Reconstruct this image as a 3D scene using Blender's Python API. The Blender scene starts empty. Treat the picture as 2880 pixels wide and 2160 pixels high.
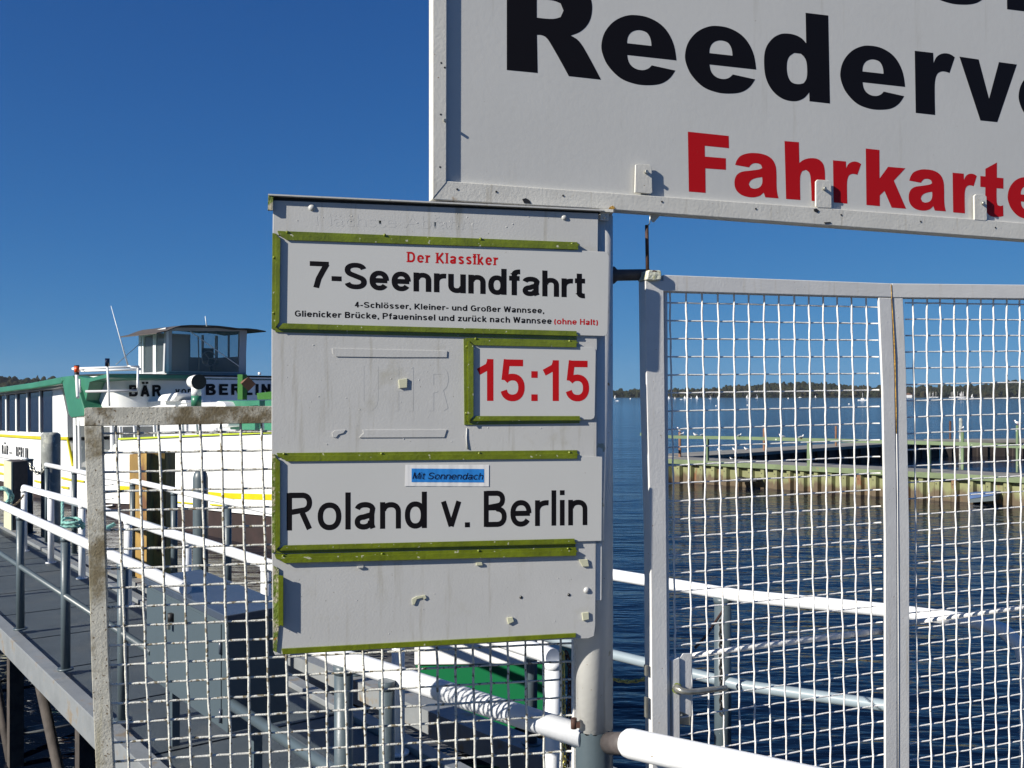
import bpy, bmesh, math, random
from mathutils import Vector, Matrix
from mathutils.geometry import tessellate_polygon
random.seed(7)
SC = bpy.context.scene
COL = SC.collection
F = 2744.0            # focal length in photo pixels (photo 2880 x 2160)
HV = 1113.0           # photo row of the horizon
CZ = 2.85             # eye height above the lake

# ---------------------------------------------------------------- camera
cd = bpy.data.cameras.new('camera'); cam = bpy.data.objects.new('camera', cd); COL.objects.link(cam)
cam.location = (0, 0, CZ); cam.rotation_euler = (math.radians(90), 0, 0)
cd.sensor_width = 36; cd.lens = 36 * F / 2880; cd.shift_y = (HV - 1080) / 2880
cd.clip_start = .05; cd.clip_end = 20000
SC.camera = cam

# ---------------------------------------------------------------- light
SUN = Vector((-math.sin(math.radians(57)) * math.cos(math.radians(28)),
              -math.cos(math.radians(57)) * math.cos(math.radians(28)), math.sin(math.radians(28))))
w = bpy.data.worlds.new("World"); SC.world = w; w.use_nodes = True
nt = w.node_tree
sky = nt.nodes.new('ShaderNodeTexSky'); sky.sky_type = 'NISHITA'; sky.sun_disc = False
sky.sun_elevation = math.radians(28); sky.sun_rotation = math.atan2(SUN.x, SUN.y)
sky.air_density = .5; sky.dust_density = 0; sky.ozone_density = 8; sky.altitude = 0
va = nt.nodes.new('ShaderNodeVectorMath'); va.operation = 'MULTIPLY_ADD'     # soft shoulder, as the camera's film curve gives the bright horizon
va.inputs[1].default_value = (.2, .26, .3); va.inputs[2].default_value = (1, 1, 1)
vd = nt.nodes.new('ShaderNodeVectorMath'); vd.operation = 'DIVIDE'
nt.links.new(sky.outputs[0], va.inputs[0]); nt.links.new(sky.outputs[0], vd.inputs[0]); nt.links.new(va.outputs[0], vd.inputs[1])
vt = nt.nodes.new('ShaderNodeVectorMath'); vt.operation = 'MULTIPLY'; vt.inputs[1].default_value = (.31, .68, 1.14)   # the camera's cool white balance
nt.links.new(vd.outputs[0], vt.inputs[0]); nt.links.new(vt.outputs[0], nt.nodes['Background'].inputs[0])
nt.nodes['Background'].inputs[1].default_value = .120
sl = bpy.data.lights.new('sun', 'SUN'); so = bpy.data.objects.new('sun', sl); COL.objects.link(so)
sl.energy = 5.0; sl.angle = math.radians(.53); sl.color = (1, .94, .84)
so.rotation_euler = SUN.to_track_quat('Z', 'Y').to_euler(); so.location = (-20, -20, 20)
SC.view_settings.view_transform = 'Standard'; SC.view_settings.look = 'None'
SC.view_settings.gamma = 1; SC.view_settings.use_curve_mapping = False
SC.view_settings.exposure = .70
SC.render.engine = 'CYCLES'
SC.cycles.max_bounces = 6

# ---------------------------------------------------------------- materials
def mat(name, col, rough=.5, metal=0., spec=.5, var=.0, vscale=8., bump=0., bscale=60., specks=None, patch=None,
        dirt=None, zgrad=None, stretch=None, coat=0., streak=None):
    """specks=(scale, threshold, colour); patch=(scale, lo, hi, colour); dirt same; zgrad=(z0,z1,colour below, noise)"""
    m = bpy.data.materials.new(name); m.use_nodes = True; t = m.node_tree; N = t.nodes; L = t.links
    b = N['Principled BSDF']; b.inputs['Roughness'].default_value = rough; b.inputs['Metallic'].default_value = metal
    b.inputs['Specular IOR Level'].default_value = spec; b.inputs['Coat Weight'].default_value = coat
    geo = N.new('ShaderNodeNewGeometry')
    vec = geo.outputs['Position']
    if stretch:
        mp = N.new('ShaderNodeMapping'); mp.inputs['Scale'].default_value = stretch
        L.new(vec, mp.inputs[0]); vec = mp.outputs[0]
    def noise(scale, det=4., rgh=.55):
        n = N.new('ShaderNodeTexNoise'); n.inputs['Scale'].default_value = scale
        n.inputs['Detail'].default_value = det; n.inputs['Roughness'].default_value = rgh
        L.new(vec, n.inputs['Vector']); return n.outputs['Fac']
    def ramp(src, lo, hi):
        r = N.new('ShaderNodeMapRange'); r.inputs['From Min'].default_value = lo; r.inputs['From Max'].default_value = hi
        r.interpolation_type = 'SMOOTHSTEP'; L.new(src, r.inputs['Value']); return r.outputs[0]
    def mix(fac, a, c):
        x = N.new('ShaderNodeMix'); x.data_type = 'RGBA'
        L.new(fac, x.inputs['Factor']) if not isinstance(fac, float) else None
        if isinstance(a, tuple): x.inputs['A'].default_value = (*a, 1)
        else: L.new(a, x.inputs['A'])
        if isinstance(c, tuple): x.inputs['B'].default_value = (*c, 1)
        else: L.new(c, x.inputs['B'])
        return x.outputs['Result']
    cur = None
    if var > 0:
        cur = mix(ramp(noise(vscale), .3, .7), tuple(c * (1 - var) for c in col), tuple(min(1, c * (1 + var)) for c in col))
    if zgrad:
        z0, z1, c2, na = zgrad
        sx = N.new('ShaderNodeSeparateXYZ'); L.new(geo.outputs['Position'], sx.inputs[0])
        ad = N.new('ShaderNodeMath'); ad.operation = 'MULTIPLY_ADD'; L.new(noise(3.5, 5), ad.inputs[0])
        ad.inputs[1].default_value = na; L.new(sx.outputs['Z'], ad.inputs[2])
        cur = mix(ramp(ad.outputs[0], z0 + na * .5, z1 + na * .5), c2, cur if cur else col)
    for pt in (patch, dirt):
        if pt: cur = mix(ramp(noise(pt[0], 6, .65), pt[1], pt[2]), cur if cur else col, pt[3])
    if streak:
        mp2 = N.new('ShaderNodeMapping'); mp2.inputs['Scale'].default_value = (1, 1, .07); L.new(geo.outputs['Position'], mp2.inputs[0])
        old = vec; vec = mp2.outputs[0]; cur = mix(ramp(noise(streak[0], 4, .6), streak[1], streak[2]), cur if cur else col, streak[3]); vec = old
    if specks: cur = mix(ramp(noise(specks[0], 2, .5), specks[1], specks[1] + .03), cur if cur else col, specks[2])
    if cur: L.new(cur, b.inputs['Base Color'])
    else: b.inputs['Base Color'].default_value = (*col, 1)
    if bump > 0:
        bp = N.new('ShaderNodeBump'); bp.inputs['Distance'].default_value = bump; bp.inputs['Strength'].default_value = 1
        L.new(noise(bscale, 5, .6), bp.inputs['Height']); L.new(bp.outputs[0], b.inputs['Normal'])
    return m

M = {}
M['board'] = mat('board_paint', (.46, .462, .45), .42, var=.035, vscale=5, bump=.00035, bscale=170, specks=(150, .745, (.2, .19, .16)),
                 dirt=(7, .56, .8, (.37, .36, .31)), streak=(38, .54, .80, (.32, .305, .26)))
M['signwhite'] = mat('sign_white', (.545, .545, .52), .38, var=.02, vscale=3, bump=.0003, bscale=60, specks=(70, .77, (.36, .34, .3)), streak=(24, .58, .85, (.44, .43, .385)))
M['frame'] = mat('frame_paint', (.59, .58, .53), .42, var=.04, vscale=14, bump=.0008, bscale=120, specks=(95, .74, (.22, .15, .08)),
                 dirt=(22, .66, .78, (.40, .31, .20)), streak=(60, .56, .8, (.46, .43, .36)))
M['plate'] = mat('plate_white', (.495, .50, .485), .3, var=.015, vscale=4, specks=(120, .78, (.3, .28, .25)))
M['white'] = mat('white_paint', (.76, .77, .76), .35, var=.03, vscale=9, bump=.0008, bscale=60)
M['shaderail'] = mat('shaded_blue_grey_rail', (.23, .285, .32), .4, var=.05, vscale=7)  # shade on the lower outer rail is mixed into this blue-grey
M['whiterail'] = mat('white_rail_paint', (.74, .76, .78), .3, var=.03, vscale=6, bump=.0006, bscale=40, specks=(60, .78, (.4, .36, .3)))
M['pole'] = mat('pole_paint', (.64, .64, .61), .42, var=.04, vscale=10, bump=.0005, bscale=90, patch=(16, .63, .67, (.42, .40, .30)),
                specks=(60, .735, (.3, .2, .1)), streak=(45, .56, .8, (.50, .47, .40)))
M['gatepaint'] = mat('gate_paint', (.60, .60, .585), .45, var=.04, vscale=12, bump=.0007, bscale=140, specks=(85, .74, (.33, .25, .17)), streak=(50, .56, .82, (.50, .47, .41)))
M['wire'] = mat('wire_paint', (.72, .71, .68), .45, var=.08, vscale=60, bump=.0016, bscale=220, specks=(120, .70, (.3, .26, .2)))
M['oldwire'] = mat('weathered_wire_paint', (.60, .60, .55), .55, var=.14, vscale=50, bump=.003, bscale=240, specks=(90, .58, (.20, .17, .11)))
M['oldframe'] = mat('weathered_frame_paint', (.46, .45, .39), .6, var=.12, vscale=25, bump=.0014, bscale=160,
                    patch=(8, .44, .62, (.17, .14, .08)), specks=(150, .655, (.14, .10, .055)), streak=(40, .52, .75, (.36, .33, .22)))
M['oldtop'] = mat('mossy_top_rail_paint', (.42, .41, .355), .65, var=.15, vscale=20, bump=.0016, bscale=150,
                    patch=(6.5, .40, .54, (.12, .095, .05)), specks=(140, .64, (.12, .085, .045)))
M['green'] = mat('lime_paint', (.125, .158, .006), .28, var=.18, vscale=20, bump=.0012, bscale=90, specks=(75, .69, (.42, .42, .30)), streak=(90, .60, .8, (.07, .085, .01)), coat=.25)
M['mossgreen'] = mat('flaked_lime_paint', (.12, .17, .015), .6, var=.25, vscale=30, bump=.004, bscale=140,
                     patch=(45, .45, .55, (.42, .38, .27)), specks=(80, .70, (.38, .18, .02)))
M['grey'] = mat('grey_paint', (.07, .095, .11), .4, var=.06, vscale=7, bump=.0008, bscale=60)
M['deck'] = mat('deck_grey', (.052, .066, .075), .55, var=.12, vscale=4, bump=.004, bscale=75, dirt=(2.2, .5, .75, (.085, .092, .09)), specks=(26, .72, (.03, .032, .035)))
M['kerb'] = mat('kerb_grey', (.19, .205, .215), .5, var=.1, vscale=6, bump=.002, bscale=40, dirt=(6, .55, .7, (.2, .16, .11)))
M['box'] = mat('box_grey', (.066, .090, .105), .4, var=.03, vscale=3, bump=.0006, bscale=30)
M['boxlid'] = mat('box_lid_grey', (.055, .07, .095), .25, var=.08, vscale=8, bump=.001, bscale=20)
M['black'] = mat('black_print', (.004, .003, .004), .55, spec=.2)
M['red'] = mat('red_print', (.42, .005, .008), .55, spec=.2)
M['blue'] = mat('blue_print', (.03, .22, .60), .3)
M['dark'] = mat('dark_rubber_and_shade', (.012, .012, .013), .6)
M['rust'] = mat('rusty_steel', (.06, .027, .018), .75, var=.35, vscale=30, bump=.002, bscale=80)
M['steel'] = mat('dull_steel', (.34, .34, .30), .35, metal=.7, var=.2, vscale=40)
M['brass'] = mat('brass_chain', (.42, .38, .13), .32, metal=.7, var=.25, vscale=50)
M['seam'] = mat('rust_seam', (.40, .23, .045), .8, var=.5, vscale=90, bump=.004, bscale=200)
M['lichen'] = mat('white_lichen_block', (.55, .56, .45), .8, var=.1, vscale=30, bump=.005, bscale=90, patch=(28, .5, .62, (.33, .33, .12)),
                  specks=(40, .66, (.12, .07, .04)))
M['shipwhite'] = mat('ship_white', (.76, .77, .76), .3, var=.03, vscale=1.2, streak=(7, .62, .85, (.55, .50, .42)))
M['shipgrey'] = mat('ship_grey', (.40, .41, .43), .5, var=.05, vscale=1.5)
M['yellow'] = mat('ship_yellow', (.50, .44, .006), .35, var=.06, vscale=4)
M['lime'] = mat('ship_lime', (.42, .50, .03), .35)
M['teal'] = mat('ship_green', (.035, .16, .095), .35, var=.12, vscale=2)
M['hullgreen'] = mat('hull_green', (.006, .125, .045), .35)
M['limegreen'] = mat('boat_lime', (.035, .12, .02), .4)
M['antifoul'] = mat('antifouling_red', (.018, .008, .007), .7, var=.35, vscale=3)
M['sheetpile'] = mat('sheet_pile_rust', (.30, .185, .045), .75, var=.35, vscale=5, bump=.006, bscale=25, patch=(7, .5, .66, (.13, .055, .02)),
                     stretch=(1, 1, .35))
M['concrete'] = mat('grey_weathered_pile', (.20, .215, .205), .8, var=.2, vscale=6, bump=.004, bscale=30, patch=(5, .52, .62, (.40, .41, .36)))
M['cream'] = mat('cream_paint', (.50, .50, .36), .5, var=.06, vscale=5)
M['oldpile'] = mat('old_brown_pile', (.05, .042, .036), .85, var=.3, vscale=10, bump=.003, bscale=40)
M['bollarddark'] = mat('dark_timber', (.06, .05, .045), .8, var=.2, vscale=12, bump=.003, bscale=30)
M['rope'] = mat('teal_rope', (.19, .40, .36), .8, var=.3, vscale=50)
M['tan'] = mat('tan_rope', (.30, .22, .13), .85, var=.2, vscale=50)
M['piergreen'] = mat('pier_green', (.115, .155, .075), .55, var=.15, vscale=3, bump=.003, bscale=20, patch=(3.5, .62, .72, (.24, .14, .07)))
M['armshade'] = mat('arm_shade_paint', (.07, .06, .058), .6, var=.2, vscale=30)  # shade on the arm and rail connector is put into this dark colour
M['piergreenL'] = mat('pier_rail_green', (.11, .16, .08), .5, var=.12, vscale=2.5, specks=(5, .70, (.6, .62, .55)))
M['pierpile'] = mat('pier_sheet_pile', (.17, .18, .08), .65, var=.14, vscale=2, bump=.012, bscale=7, zgrad=(.14, .36, (.085, .06, .032), .8),
                    patch=(2.6, .58, .68, (.16, .075, .03)), stretch=(1, 1, .4))
M['pierdeck'] = mat('pier_top', (.21, .205, .185), .8, var=.15, vscale=1.2, specks=(4, .72, (.5, .5, .46)))
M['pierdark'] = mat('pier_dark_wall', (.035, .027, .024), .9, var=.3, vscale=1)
M['brownpost'] = mat('brown_post', (.16, .08, .045), .8, var=.3, vscale=4)
M['gullwhite'] = mat('gull_white', (.8, .8, .78), .7)
M['gullgrey'] = mat('gull_grey', (.28, .30, .33), .7)
M['sail'] = mat('sail_cloth', (.82, .83, .84), .7)
M['hullwhite'] = mat('boat_hull_white', (.8, .8, .8), .4)
M['trunk'] = mat('bark', (.05, .04, .03), .9)
M['quay'] = mat('quay_paving', (.05, .048, .045), .85, var=.15, vscale=3, bump=.003, bscale=30)
M['skiffblue'] = mat('skiff_blue', (.04, .09, .22), .4, var=.1, vscale=4)
M['orange'] = mat('orange_lamp', (.60, .07, .01), .3)
M['paper'] = mat('laminated_paper', (.70, .70, .69), .18, bump=.0009, bscale=28, stretch=(1, 1, .12))
M['blueprint'] = mat('blue_banner_print', (.025, .20, .56), .18, bump=.001, bscale=28, stretch=(1, 1, .12))

def glass(name, tint, rough=.03, transp=.85):
    m = bpy.data.materials.new(name); m.use_nodes = True; t = m.node_tree; N = t.nodes; L = t.links
    b = N['Principled BSDF']; out = N['Material Output']
    b.inputs['Base Color'].default_value = (*tint, 1); b.inputs['Roughness'].default_value = rough
    tr = N.new('ShaderNodeBsdfTransparent'); tr.inputs[0].default_value = (.95, .97, .98, 1)
    mx = N.new('ShaderNodeMixShader'); mx.inputs[0].default_value = transp
    L.new(b.outputs[0], mx.inputs[1]); L.new(tr.outputs[0], mx.inputs[2]); L.new(mx.outputs[0], out.inputs[0]); return m
M['glass'] = glass('clear_window_glass', (.10, .12, .12), .02, .70)
M['darkglass'] = mat('dark_window_glass', (.008, .009, .02), .06, spec=.8)

# foliage of the far shore
def foliage(name):
    m = bpy.data.materials.new(name); m.use_nodes = True; t = m.node_tree; N = t.nodes; L = t.links
    b = N['Principled BSDF']; b.inputs['Roughness'].default_value = .9; b.inputs['Specular IOR Level'].default_value = .1
    g = N.new('ShaderNodeNewGeometry'); n = N.new('ShaderNodeTexNoise'); n.inputs['Scale'].default_value = .045; n.inputs['Detail'].default_value = 6
    n2 = N.new('ShaderNodeTexNoise'); n2.inputs['Scale'].default_value = .5; n2.inputs['Detail'].default_value = 3
    L.new(g.outputs['Position'], n.inputs[0]); L.new(g.outputs['Position'], n2.inputs[0])
    r = N.new('ShaderNodeValToRGB'); r.color_ramp.elements[0].position = .32; r.color_ramp.elements[0].color = (.012, .018, .008, 1)
    r.color_ramp.elements[1].position = .7; r.color_ramp.elements[1].color = (.045, .034, .014, 1)
    e = r.color_ramp.elements.new(.52); e.color = (.025, .029, .011, 1)
    x = N.new('ShaderNodeMix'); x.data_type = 'RGBA'; x.blend_type = 'MULTIPLY'; x.inputs['Factor'].default_value = .6
    L.new(n.outputs['Fac'], r.inputs[0]); L.new(r.outputs[0], x.inputs['A']); L.new(n2.outputs['Fac'], x.inputs['B'])
    L.new(x.outputs['Result'], b.inputs['Base Color']); return m
M['foliage'] = foliage('autumn_foliage')
_h = bpy.data.materials.new('haze'); _h.use_nodes = True; _h.node_tree.nodes.remove(_h.node_tree.nodes['Principled BSDF'])
_v = _h.node_tree.nodes.new('ShaderNodeVolumePrincipled'); _v.inputs['Density'].default_value = .00006; _v.inputs['Color'].default_value = (.80, .88, 1, 1); _v.inputs['Anisotropy'].default_value = .2
_h.node_tree.links.new(_v.outputs[0], _h.node_tree.nodes['Material Output'].inputs['Volume']); M['haze'] = _h

def water_mat():
    m = bpy.data.materials.new('lake_water'); m.use_nodes = True; t = m.node_tree; N = t.nodes; L = t.links
    b = N['Principled BSDF']; b.inputs['Specular IOR Level'].default_value = .26; b.inputs['Base Color'].default_value = (.002, .005, .014, 1); b.inputs['Roughness'].default_value = .06
    b.inputs['IOR'].default_value = 1.33
    g = N.new('ShaderNodeNewGeometry'); h = None
    for sc_, sx, sy, amp, det in ((.9, .5, 1.5, .085, 3), (3.4, .55, 1.7, .022, 3), (.12, .5, 1.2, .22, 2)):
        mp = N.new('ShaderNodeMapping'); mp.inputs['Scale'].default_value = (sx, sy, 1); mp.inputs['Rotation'].default_value = (0, 0, .12 * sc_)
        L.new(g.outputs['Position'], mp.inputs[0])
        n = N.new('ShaderNodeTexNoise'); n.inputs['Scale'].default_value = sc_; n.inputs['Detail'].default_value = det
        n.inputs['Roughness'].default_value = .6; L.new(mp.outputs[0], n.inputs[0])
        k = N.new('ShaderNodeMath'); k.operation = 'MULTIPLY'; k.inputs[1].default_value = amp; L.new(n.outputs['Fac'], k.inputs[0])
        if h is None: h = k.outputs[0]
        else:
            a = N.new('ShaderNodeMath'); L.new(h, a.inputs[0]); L.new(k.outputs[0], a.inputs[1]); h = a.outputs[0]
    bp = N.new('ShaderNodeBump'); bp.inputs['Strength'].default_value = 1; bp.inputs['Distance'].default_value = 1.0
    L.new(h, bp.inputs['Height']); L.new(bp.outputs[0], b.inputs['Normal']); return m
M['water'] = water_mat()

# ---------------------------------------------------------------- geometry helpers
def V(*a): return Vector(a)
def W(u, v, z):                      # photo pixel at depth z
    return V((u - 1440) / F * z, z, CZ - (v - HV) / F * z)
def GZ(u, v, h):                     # photo pixel on the horizontal level h
    z = (CZ - h) * F / (v - HV); return W(u, v, z)
class Plane:
    def __init__(s, p, d):
        d = Vector(d).normalized(); s.p = Vector(p); s.d = d; s.n = Vector((d.y, -d.x))
        s.r3 = V(d.x, d.y, 0); s.n3 = V(s.n.x, s.n.y, 0)
    @classmethod
    def vp(c, xv, u, z):
        th = math.atan2(F, xv); return c(((u - 1440) / F * z, z), (math.cos(th), math.sin(th)))
    def P(s, u, v, off=0.):
        r = Vector(((u - 1440) / F, 1)); t = (s.p.dot(s.n) + off) / r.dot(s.n)
        return V(t * r.x, t, CZ - (v - HV) / F * t)
    def Q(s, a, z, off=0.):          # metres along the plane, height z
        q = s.p + s.d * a + s.n * off; return V(q.x, q.y, z)
UP = V(0, 0, 1)

def face(bm, pts):
    return bm.faces.new([bm.verts.new(p) for p in pts])
def prism(bm, pts, vec):
    pts = [Vector(p) for p in pts]; a = [bm.verts.new(p) for p in pts]; b = [bm.verts.new(p + vec) for p in pts]
    n = len(pts); bm.faces.new(a); bm.faces.new(b[::-1])
    for i in range(n): bm.faces.new((a[i], b[i], b[(i + 1) % n], a[(i + 1) % n]))
    return a + b
def box(bm, c, x, y, z):             # centre and three half vectors
    c = Vector(c); prism(bm, [c - x - y - z, c + x - y - z, c + x + y - z, c - x + y - z], z * 2)
def tube(bm, pts, rad, n=8, cap=True):
    pts = [Vector(p) for p in pts]; k = len(pts); rings = []
    if not isinstance(rad, (list, tuple)): rad = [rad] * k
    t0 = (pts[1] - pts[0]).normalized(); up = UP if abs(t0.z) < .9 else V(0, 1, 0); s = t0.cross(up).normalized()
    for i in range(k):
        t = (pts[min(i + 1, k - 1)] - pts[max(i - 1, 0)]).normalized(); s = (s - t * s.dot(t)).normalized(); q = t.cross(s)
        rings.append([bm.verts.new(pts[i] + (s * math.cos(2 * math.pi * j / n) + q * math.sin(2 * math.pi * j / n)) * rad[i]) for j in range(n)])
    for i in range(k - 1):
        for j in range(n):
            f = bm.faces.new((rings[i][j], rings[i][(j + 1) % n], rings[i + 1][(j + 1) % n], rings[i + 1][j])); f.smooth = True
    if cap: bm.faces.new(rings[0]); bm.faces.new(rings[-1][::-1])
def dome(bm, c, n, r, hgt, seg=8):   # rivet head
    n = Vector(n).normalized(); a = n.orthogonal().normalized(); b = n.cross(a); pr = None
    for k in range(4):
        t = k / 3 * math.pi / 2; rr = r * math.cos(t); ring = []
        if k == 3: top = bm.verts.new(c + n * hgt)
        else: ring = [bm.verts.new(c + n * hgt * math.sin(t) + (a * math.cos(2 * math.pi * j / seg) + b * math.sin(2 * math.pi * j / seg)) * rr) for j in range(seg)]
        if pr:
            for j in range(seg):
                f = bm.faces.new((pr[j], pr[(j + 1) % seg], ring[(j + 1) % seg], ring[j]) if ring else (pr[j], pr[(j + 1) % seg], top)); f.smooth = True
        pr = ring
def ball(bm, c, r, sx=1, sy=1, sz=1, seg=10, rings=7):
    m = Matrix.Translation(c) @ Matrix.Diagonal((r * sx, r * sy, r * sz, 1))
    res = bmesh.ops.create_uvsphere(bm, u_segments=seg, v_segments=rings, radius=1, matrix=m)
    for v_ in res['verts']:
        for f in v_.link_faces: f.smooth = True
def BM(): return bmesh.new()

def mesh_obj(name, bm, m, parent=None, base=None, bevel=0., norm=True, label=None):
    """world-space bmesh -> object; under a parent the vertices are stored relative to the parent's base"""
    if bevel > 0:
        bmesh.ops.remove_doubles(bm, verts=bm.verts, dist=1e-6)
        bmesh.ops.recalc_face_normals(bm, faces=bm.faces)
        bmesh.ops.bevel(bm, geom=[e for e in bm.edges if len(e.link_faces) == 2 and e.calc_face_angle(0) > .5], offset=bevel, segments=2, affect='EDGES', profile=.5)
    elif norm: bmesh.ops.recalc_face_normals(bm, faces=bm.faces)
    root = parent
    while root is not None and root.parent: root = root.parent
    org = root.location.copy() if root is not None else (Vector(base) if base is not None else V(0, 0, 0))
    bmesh.ops.translate(bm, verts=bm.verts, vec=-org)
    me = bpy.data.meshes.new(name); bm.to_mesh(me); bm.free()
    for x in (m if isinstance(m, list) else [m]): me.materials.append(M[x])
    o = bpy.data.objects.new(name, me); COL.objects.link(o)
    if parent is not None: o.parent = parent
    else: o.location = org
    if label: o['label'] = label
    return o
def tag(o, label, cat, group=None):
    o['label'] = label; o['category'] = cat
    if group: o['group'] = group
    return o
def thing(name, label, cat, base, group=None):
    o = bpy.data.objects.new(name, None); COL.objects.link(o); o.location = Vector(base); o.empty_display_size = .1
    return tag(o, label, cat, group)
def kind(o, k): o['kind'] = k; return o
def quad(bm, P, q, off, th):         # q: photo corners, prism between off and off-th of plane P
    pts = [P.P(u, v, off) for u, v in q]; prism(bm, pts, -P.n3 * th)

# ---------------------------------------------------------------- planes of the main things
BOARD = Plane.vp(11560, 1670, 2.70)
SIGN = Plane.vp(8500, 1670, 2.72)
LG = Plane.vp(11000, 1100, 2.73)
RG1 = Plane.vp(8200, 1910, 2.845)
_p = RG1.P(2515, 1113); RG2 = Plane((_p.x, _p.y), (math.cos(math.atan2(F, 9400)), math.sin(math.atan2(F, 9400))))

# ================================================================ SETTING
bm = BM(); bmesh.ops.create_grid(bm, x_segments=1, y_segments=1, size=9000, matrix=Matrix.Translation((0, 5500, 0)))
kind(mesh_obj('water', bm, 'water'), 'structure')
bm = BM(); bmesh.ops.create_grid(bm, x_segments=1, y_segments=1, size=9500, matrix=Matrix.Translation((0, 5500, -6)))
kind(mesh_obj('lake_bed', bm, 'pierdark'), 'structure')
bm = BM(); prism(bm, [V(-30, -25, 1.0), V(.7, -25, 1.0), V(30, -25, 1.0), V(30, 3.0, 1.0), V(.7, 3.0, 1.0), V(-1.0, 2.2, 1.0), V(-30, -1.5, 1.0)], V(0, 0, -7.2))
kind(mesh_obj('quay_pavement', bm, 'quay'), 'structure')

# far shore: ground and forest
prof = [(-1200, 1060), (-600, 1048), (-200, 1046), (0, 1049), (60, 1051), (185, 1053), (260, 1058), (420, 1066), (700, 1080), (1000, 1088), (1400, 1092),
        (1724, 1094), (1800, 1093), (1870, 1090), (1985, 1089), (2030, 1086), (2055, 1080), (2110, 1078), (2140, 1074), (2180, 1071), (2200, 1068),
        (2240, 1072), (2280, 1070), (2310, 1069), (2345, 1074), (2400, 1079), (2460, 1083), (2560, 1083), (2660, 1081), (2740, 1079), (2765, 1074), (2800, 1068),
        (2850, 1062), (2900, 1063), (3000, 1068), (3300, 1074), (3800, 1080), (4400, 1084)]
def prof_v(u):
    for (a, b), (c, d) in zip(prof, prof[1:]):
        if a <= u <= c: return b + (d - b) * (u - a) / (c - a)
    return 1085
def shore_z(u): return 1000 if u < 500 else (1000 + (u - 500) * .5 if u < 1624 else 1562)
bm = BM(); rows = []
for u in range(-1200, 4401, 40):
    z = shore_z(u); h = (HV - prof_v(u)) / F * z + CZ
    rows.append([bm.verts.new(V((u - 1440) / F * (z + d), z + d, hh)) for d, hh in ((-4, -.5), (4, 1.0), (60, max(2, (h - 11) * .8)), (120, max(2, h - 12)), (400, max(1, h - 14)))])
for a, b in zip(rows, rows[1:]):
    for k in range(4): bm.faces.new((a[k], b[k], b[k + 1], a[k + 1]))
kind(mesh_obj('far_shore_ground', bm, 'foliage'), 'structure')
bm = BM(); tmpl = BM(); bmesh.ops.create_icosphere(tmpl, subdivisions=2, radius=1)
tv = [v.co.copy() for v in tmpl.verts]; tf = [[v.index for v in f.verts] for f in tmpl.faces]; tmpl.free()
def crown(c, rx, rz, seed):
    rnd = random.Random(seed); ph = [rnd.uniform(0, 6.28) for _ in range(6)]; vs = []
    for p in tv:
        k = 1 + .20 * math.sin(p.x * 4 + ph[0]) * math.sin(p.y * 4 + ph[1]) + .20 * math.sin(p.z * 5 + ph[2]) + rnd.uniform(-.14, .14)
        vs.append(bm.verts.new(V(c.x + p.x * rx * k, c.y + p.y * rx * k, c.z + p.z * rz * k)))
    for f in tf: bm.faces.new([vs[i] for i in f])
u = -1150.
while u < 4350:
    z0 = shore_z(u); top = (HV - prof_v(u)) / F * z0 + CZ
    for k in range(5):
        d = (k * 26 + random.uniform(0, 18)); zz = z0 + 6 + d; uu = u + random.uniform(-6, 6)
        base = max(1.5, (top - 9) * min(1, (d + 14) / 110.)) * random.uniform(.9, 1.0)
        rx = random.uniform(3.2, 5.2); rz = random.uniform(3.6, 6.5)
        crown(V((uu - 1440) / F * zz, zz, base + rz * .5 + random.uniform(-1, 1.0)), rx, rz, random.random())
    u += 11.5 * 1000 / z0 if u < 500 else 7.5
kind(mesh_obj('far_forest', bm, 'foliage', norm=False), 'stuff')

# ================================================================ GANGWAY between the rails
AD = V(-.611, .792, 0); AN = V(.792, .611, 0)           # along and across the gangway
def A_at(z, h): return V(-.61 - .772 * (z - 3.43), z, h)  # line of the near rail
DK = 1.0; RA = CZ - .92; RM = CZ - 1.33
def ltw(s, t, h): return V(-.61, 3.43, 0) + AD * s + AN * t + V(0, 0, h)
deck = bpy.data.objects.new('gangway_deck', None); COL.objects.link(deck); deck.location = ltw(0, 0, DK); kind(deck, 'structure')
WID = 1.05
for k in range(-2, 16):
    s0 = k * 1.0 + .03; bm = BM()
    prism(bm, [ltw(s0, -.02, DK), ltw(s0 + .975, -.02, DK), ltw(s0 + .975, WID, DK), ltw(s0, WID, DK)], V(0, 0, -.02 - .004 * random.random()))
    mesh_obj('deck_panel', bm, 'deck', deck)
bm = BM(); prism(bm, [ltw(-2, 0, DK - .03), ltw(14, 0, DK - .03), ltw(14, WID, DK - .03), ltw(-2, WID, DK - .03)], V(0, 0, -.05)); mesh_obj('deck_underside', bm, 'pierdark', deck)
for t0, t1 in ((-.12, -.025), (WID + .01, WID + .10)):
    bm = BM(); prism(bm, [ltw(-2, t0, DK + .03), ltw(14, t0, DK + .03), ltw(14, t1, DK + .03), ltw(-2, t1, DK + .03)], V(0, 0, -.17)); mesh_obj('edge_beam', bm, 'kerb', deck, bevel=.004)
for s0 in (-.4, 1.45, 3.15, 5.2, 7.4, 9.6):
    for t0 in (-.05, WID + .02):
        bm = BM(); box(bm, ltw(s0, t0, -1.2), AD * .05, AN * .05, V(0, 0, 2.04)); mesh_obj('support_pile', bm, 'oldpile', deck)
    bm = BM(); tube(bm, [ltw(s0, -.06, -.1), ltw(s0 + 1.2, -.06, .86)], .035, 6); mesh_obj('brace', bm, 'oldpile', deck)
    bm = BM(); tube(bm, [ltw(s0, -.05, .25), ltw(s0, WID, .25)], .03, 6); mesh_obj('cross_beam', bm, 'kerb', deck)

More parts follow.
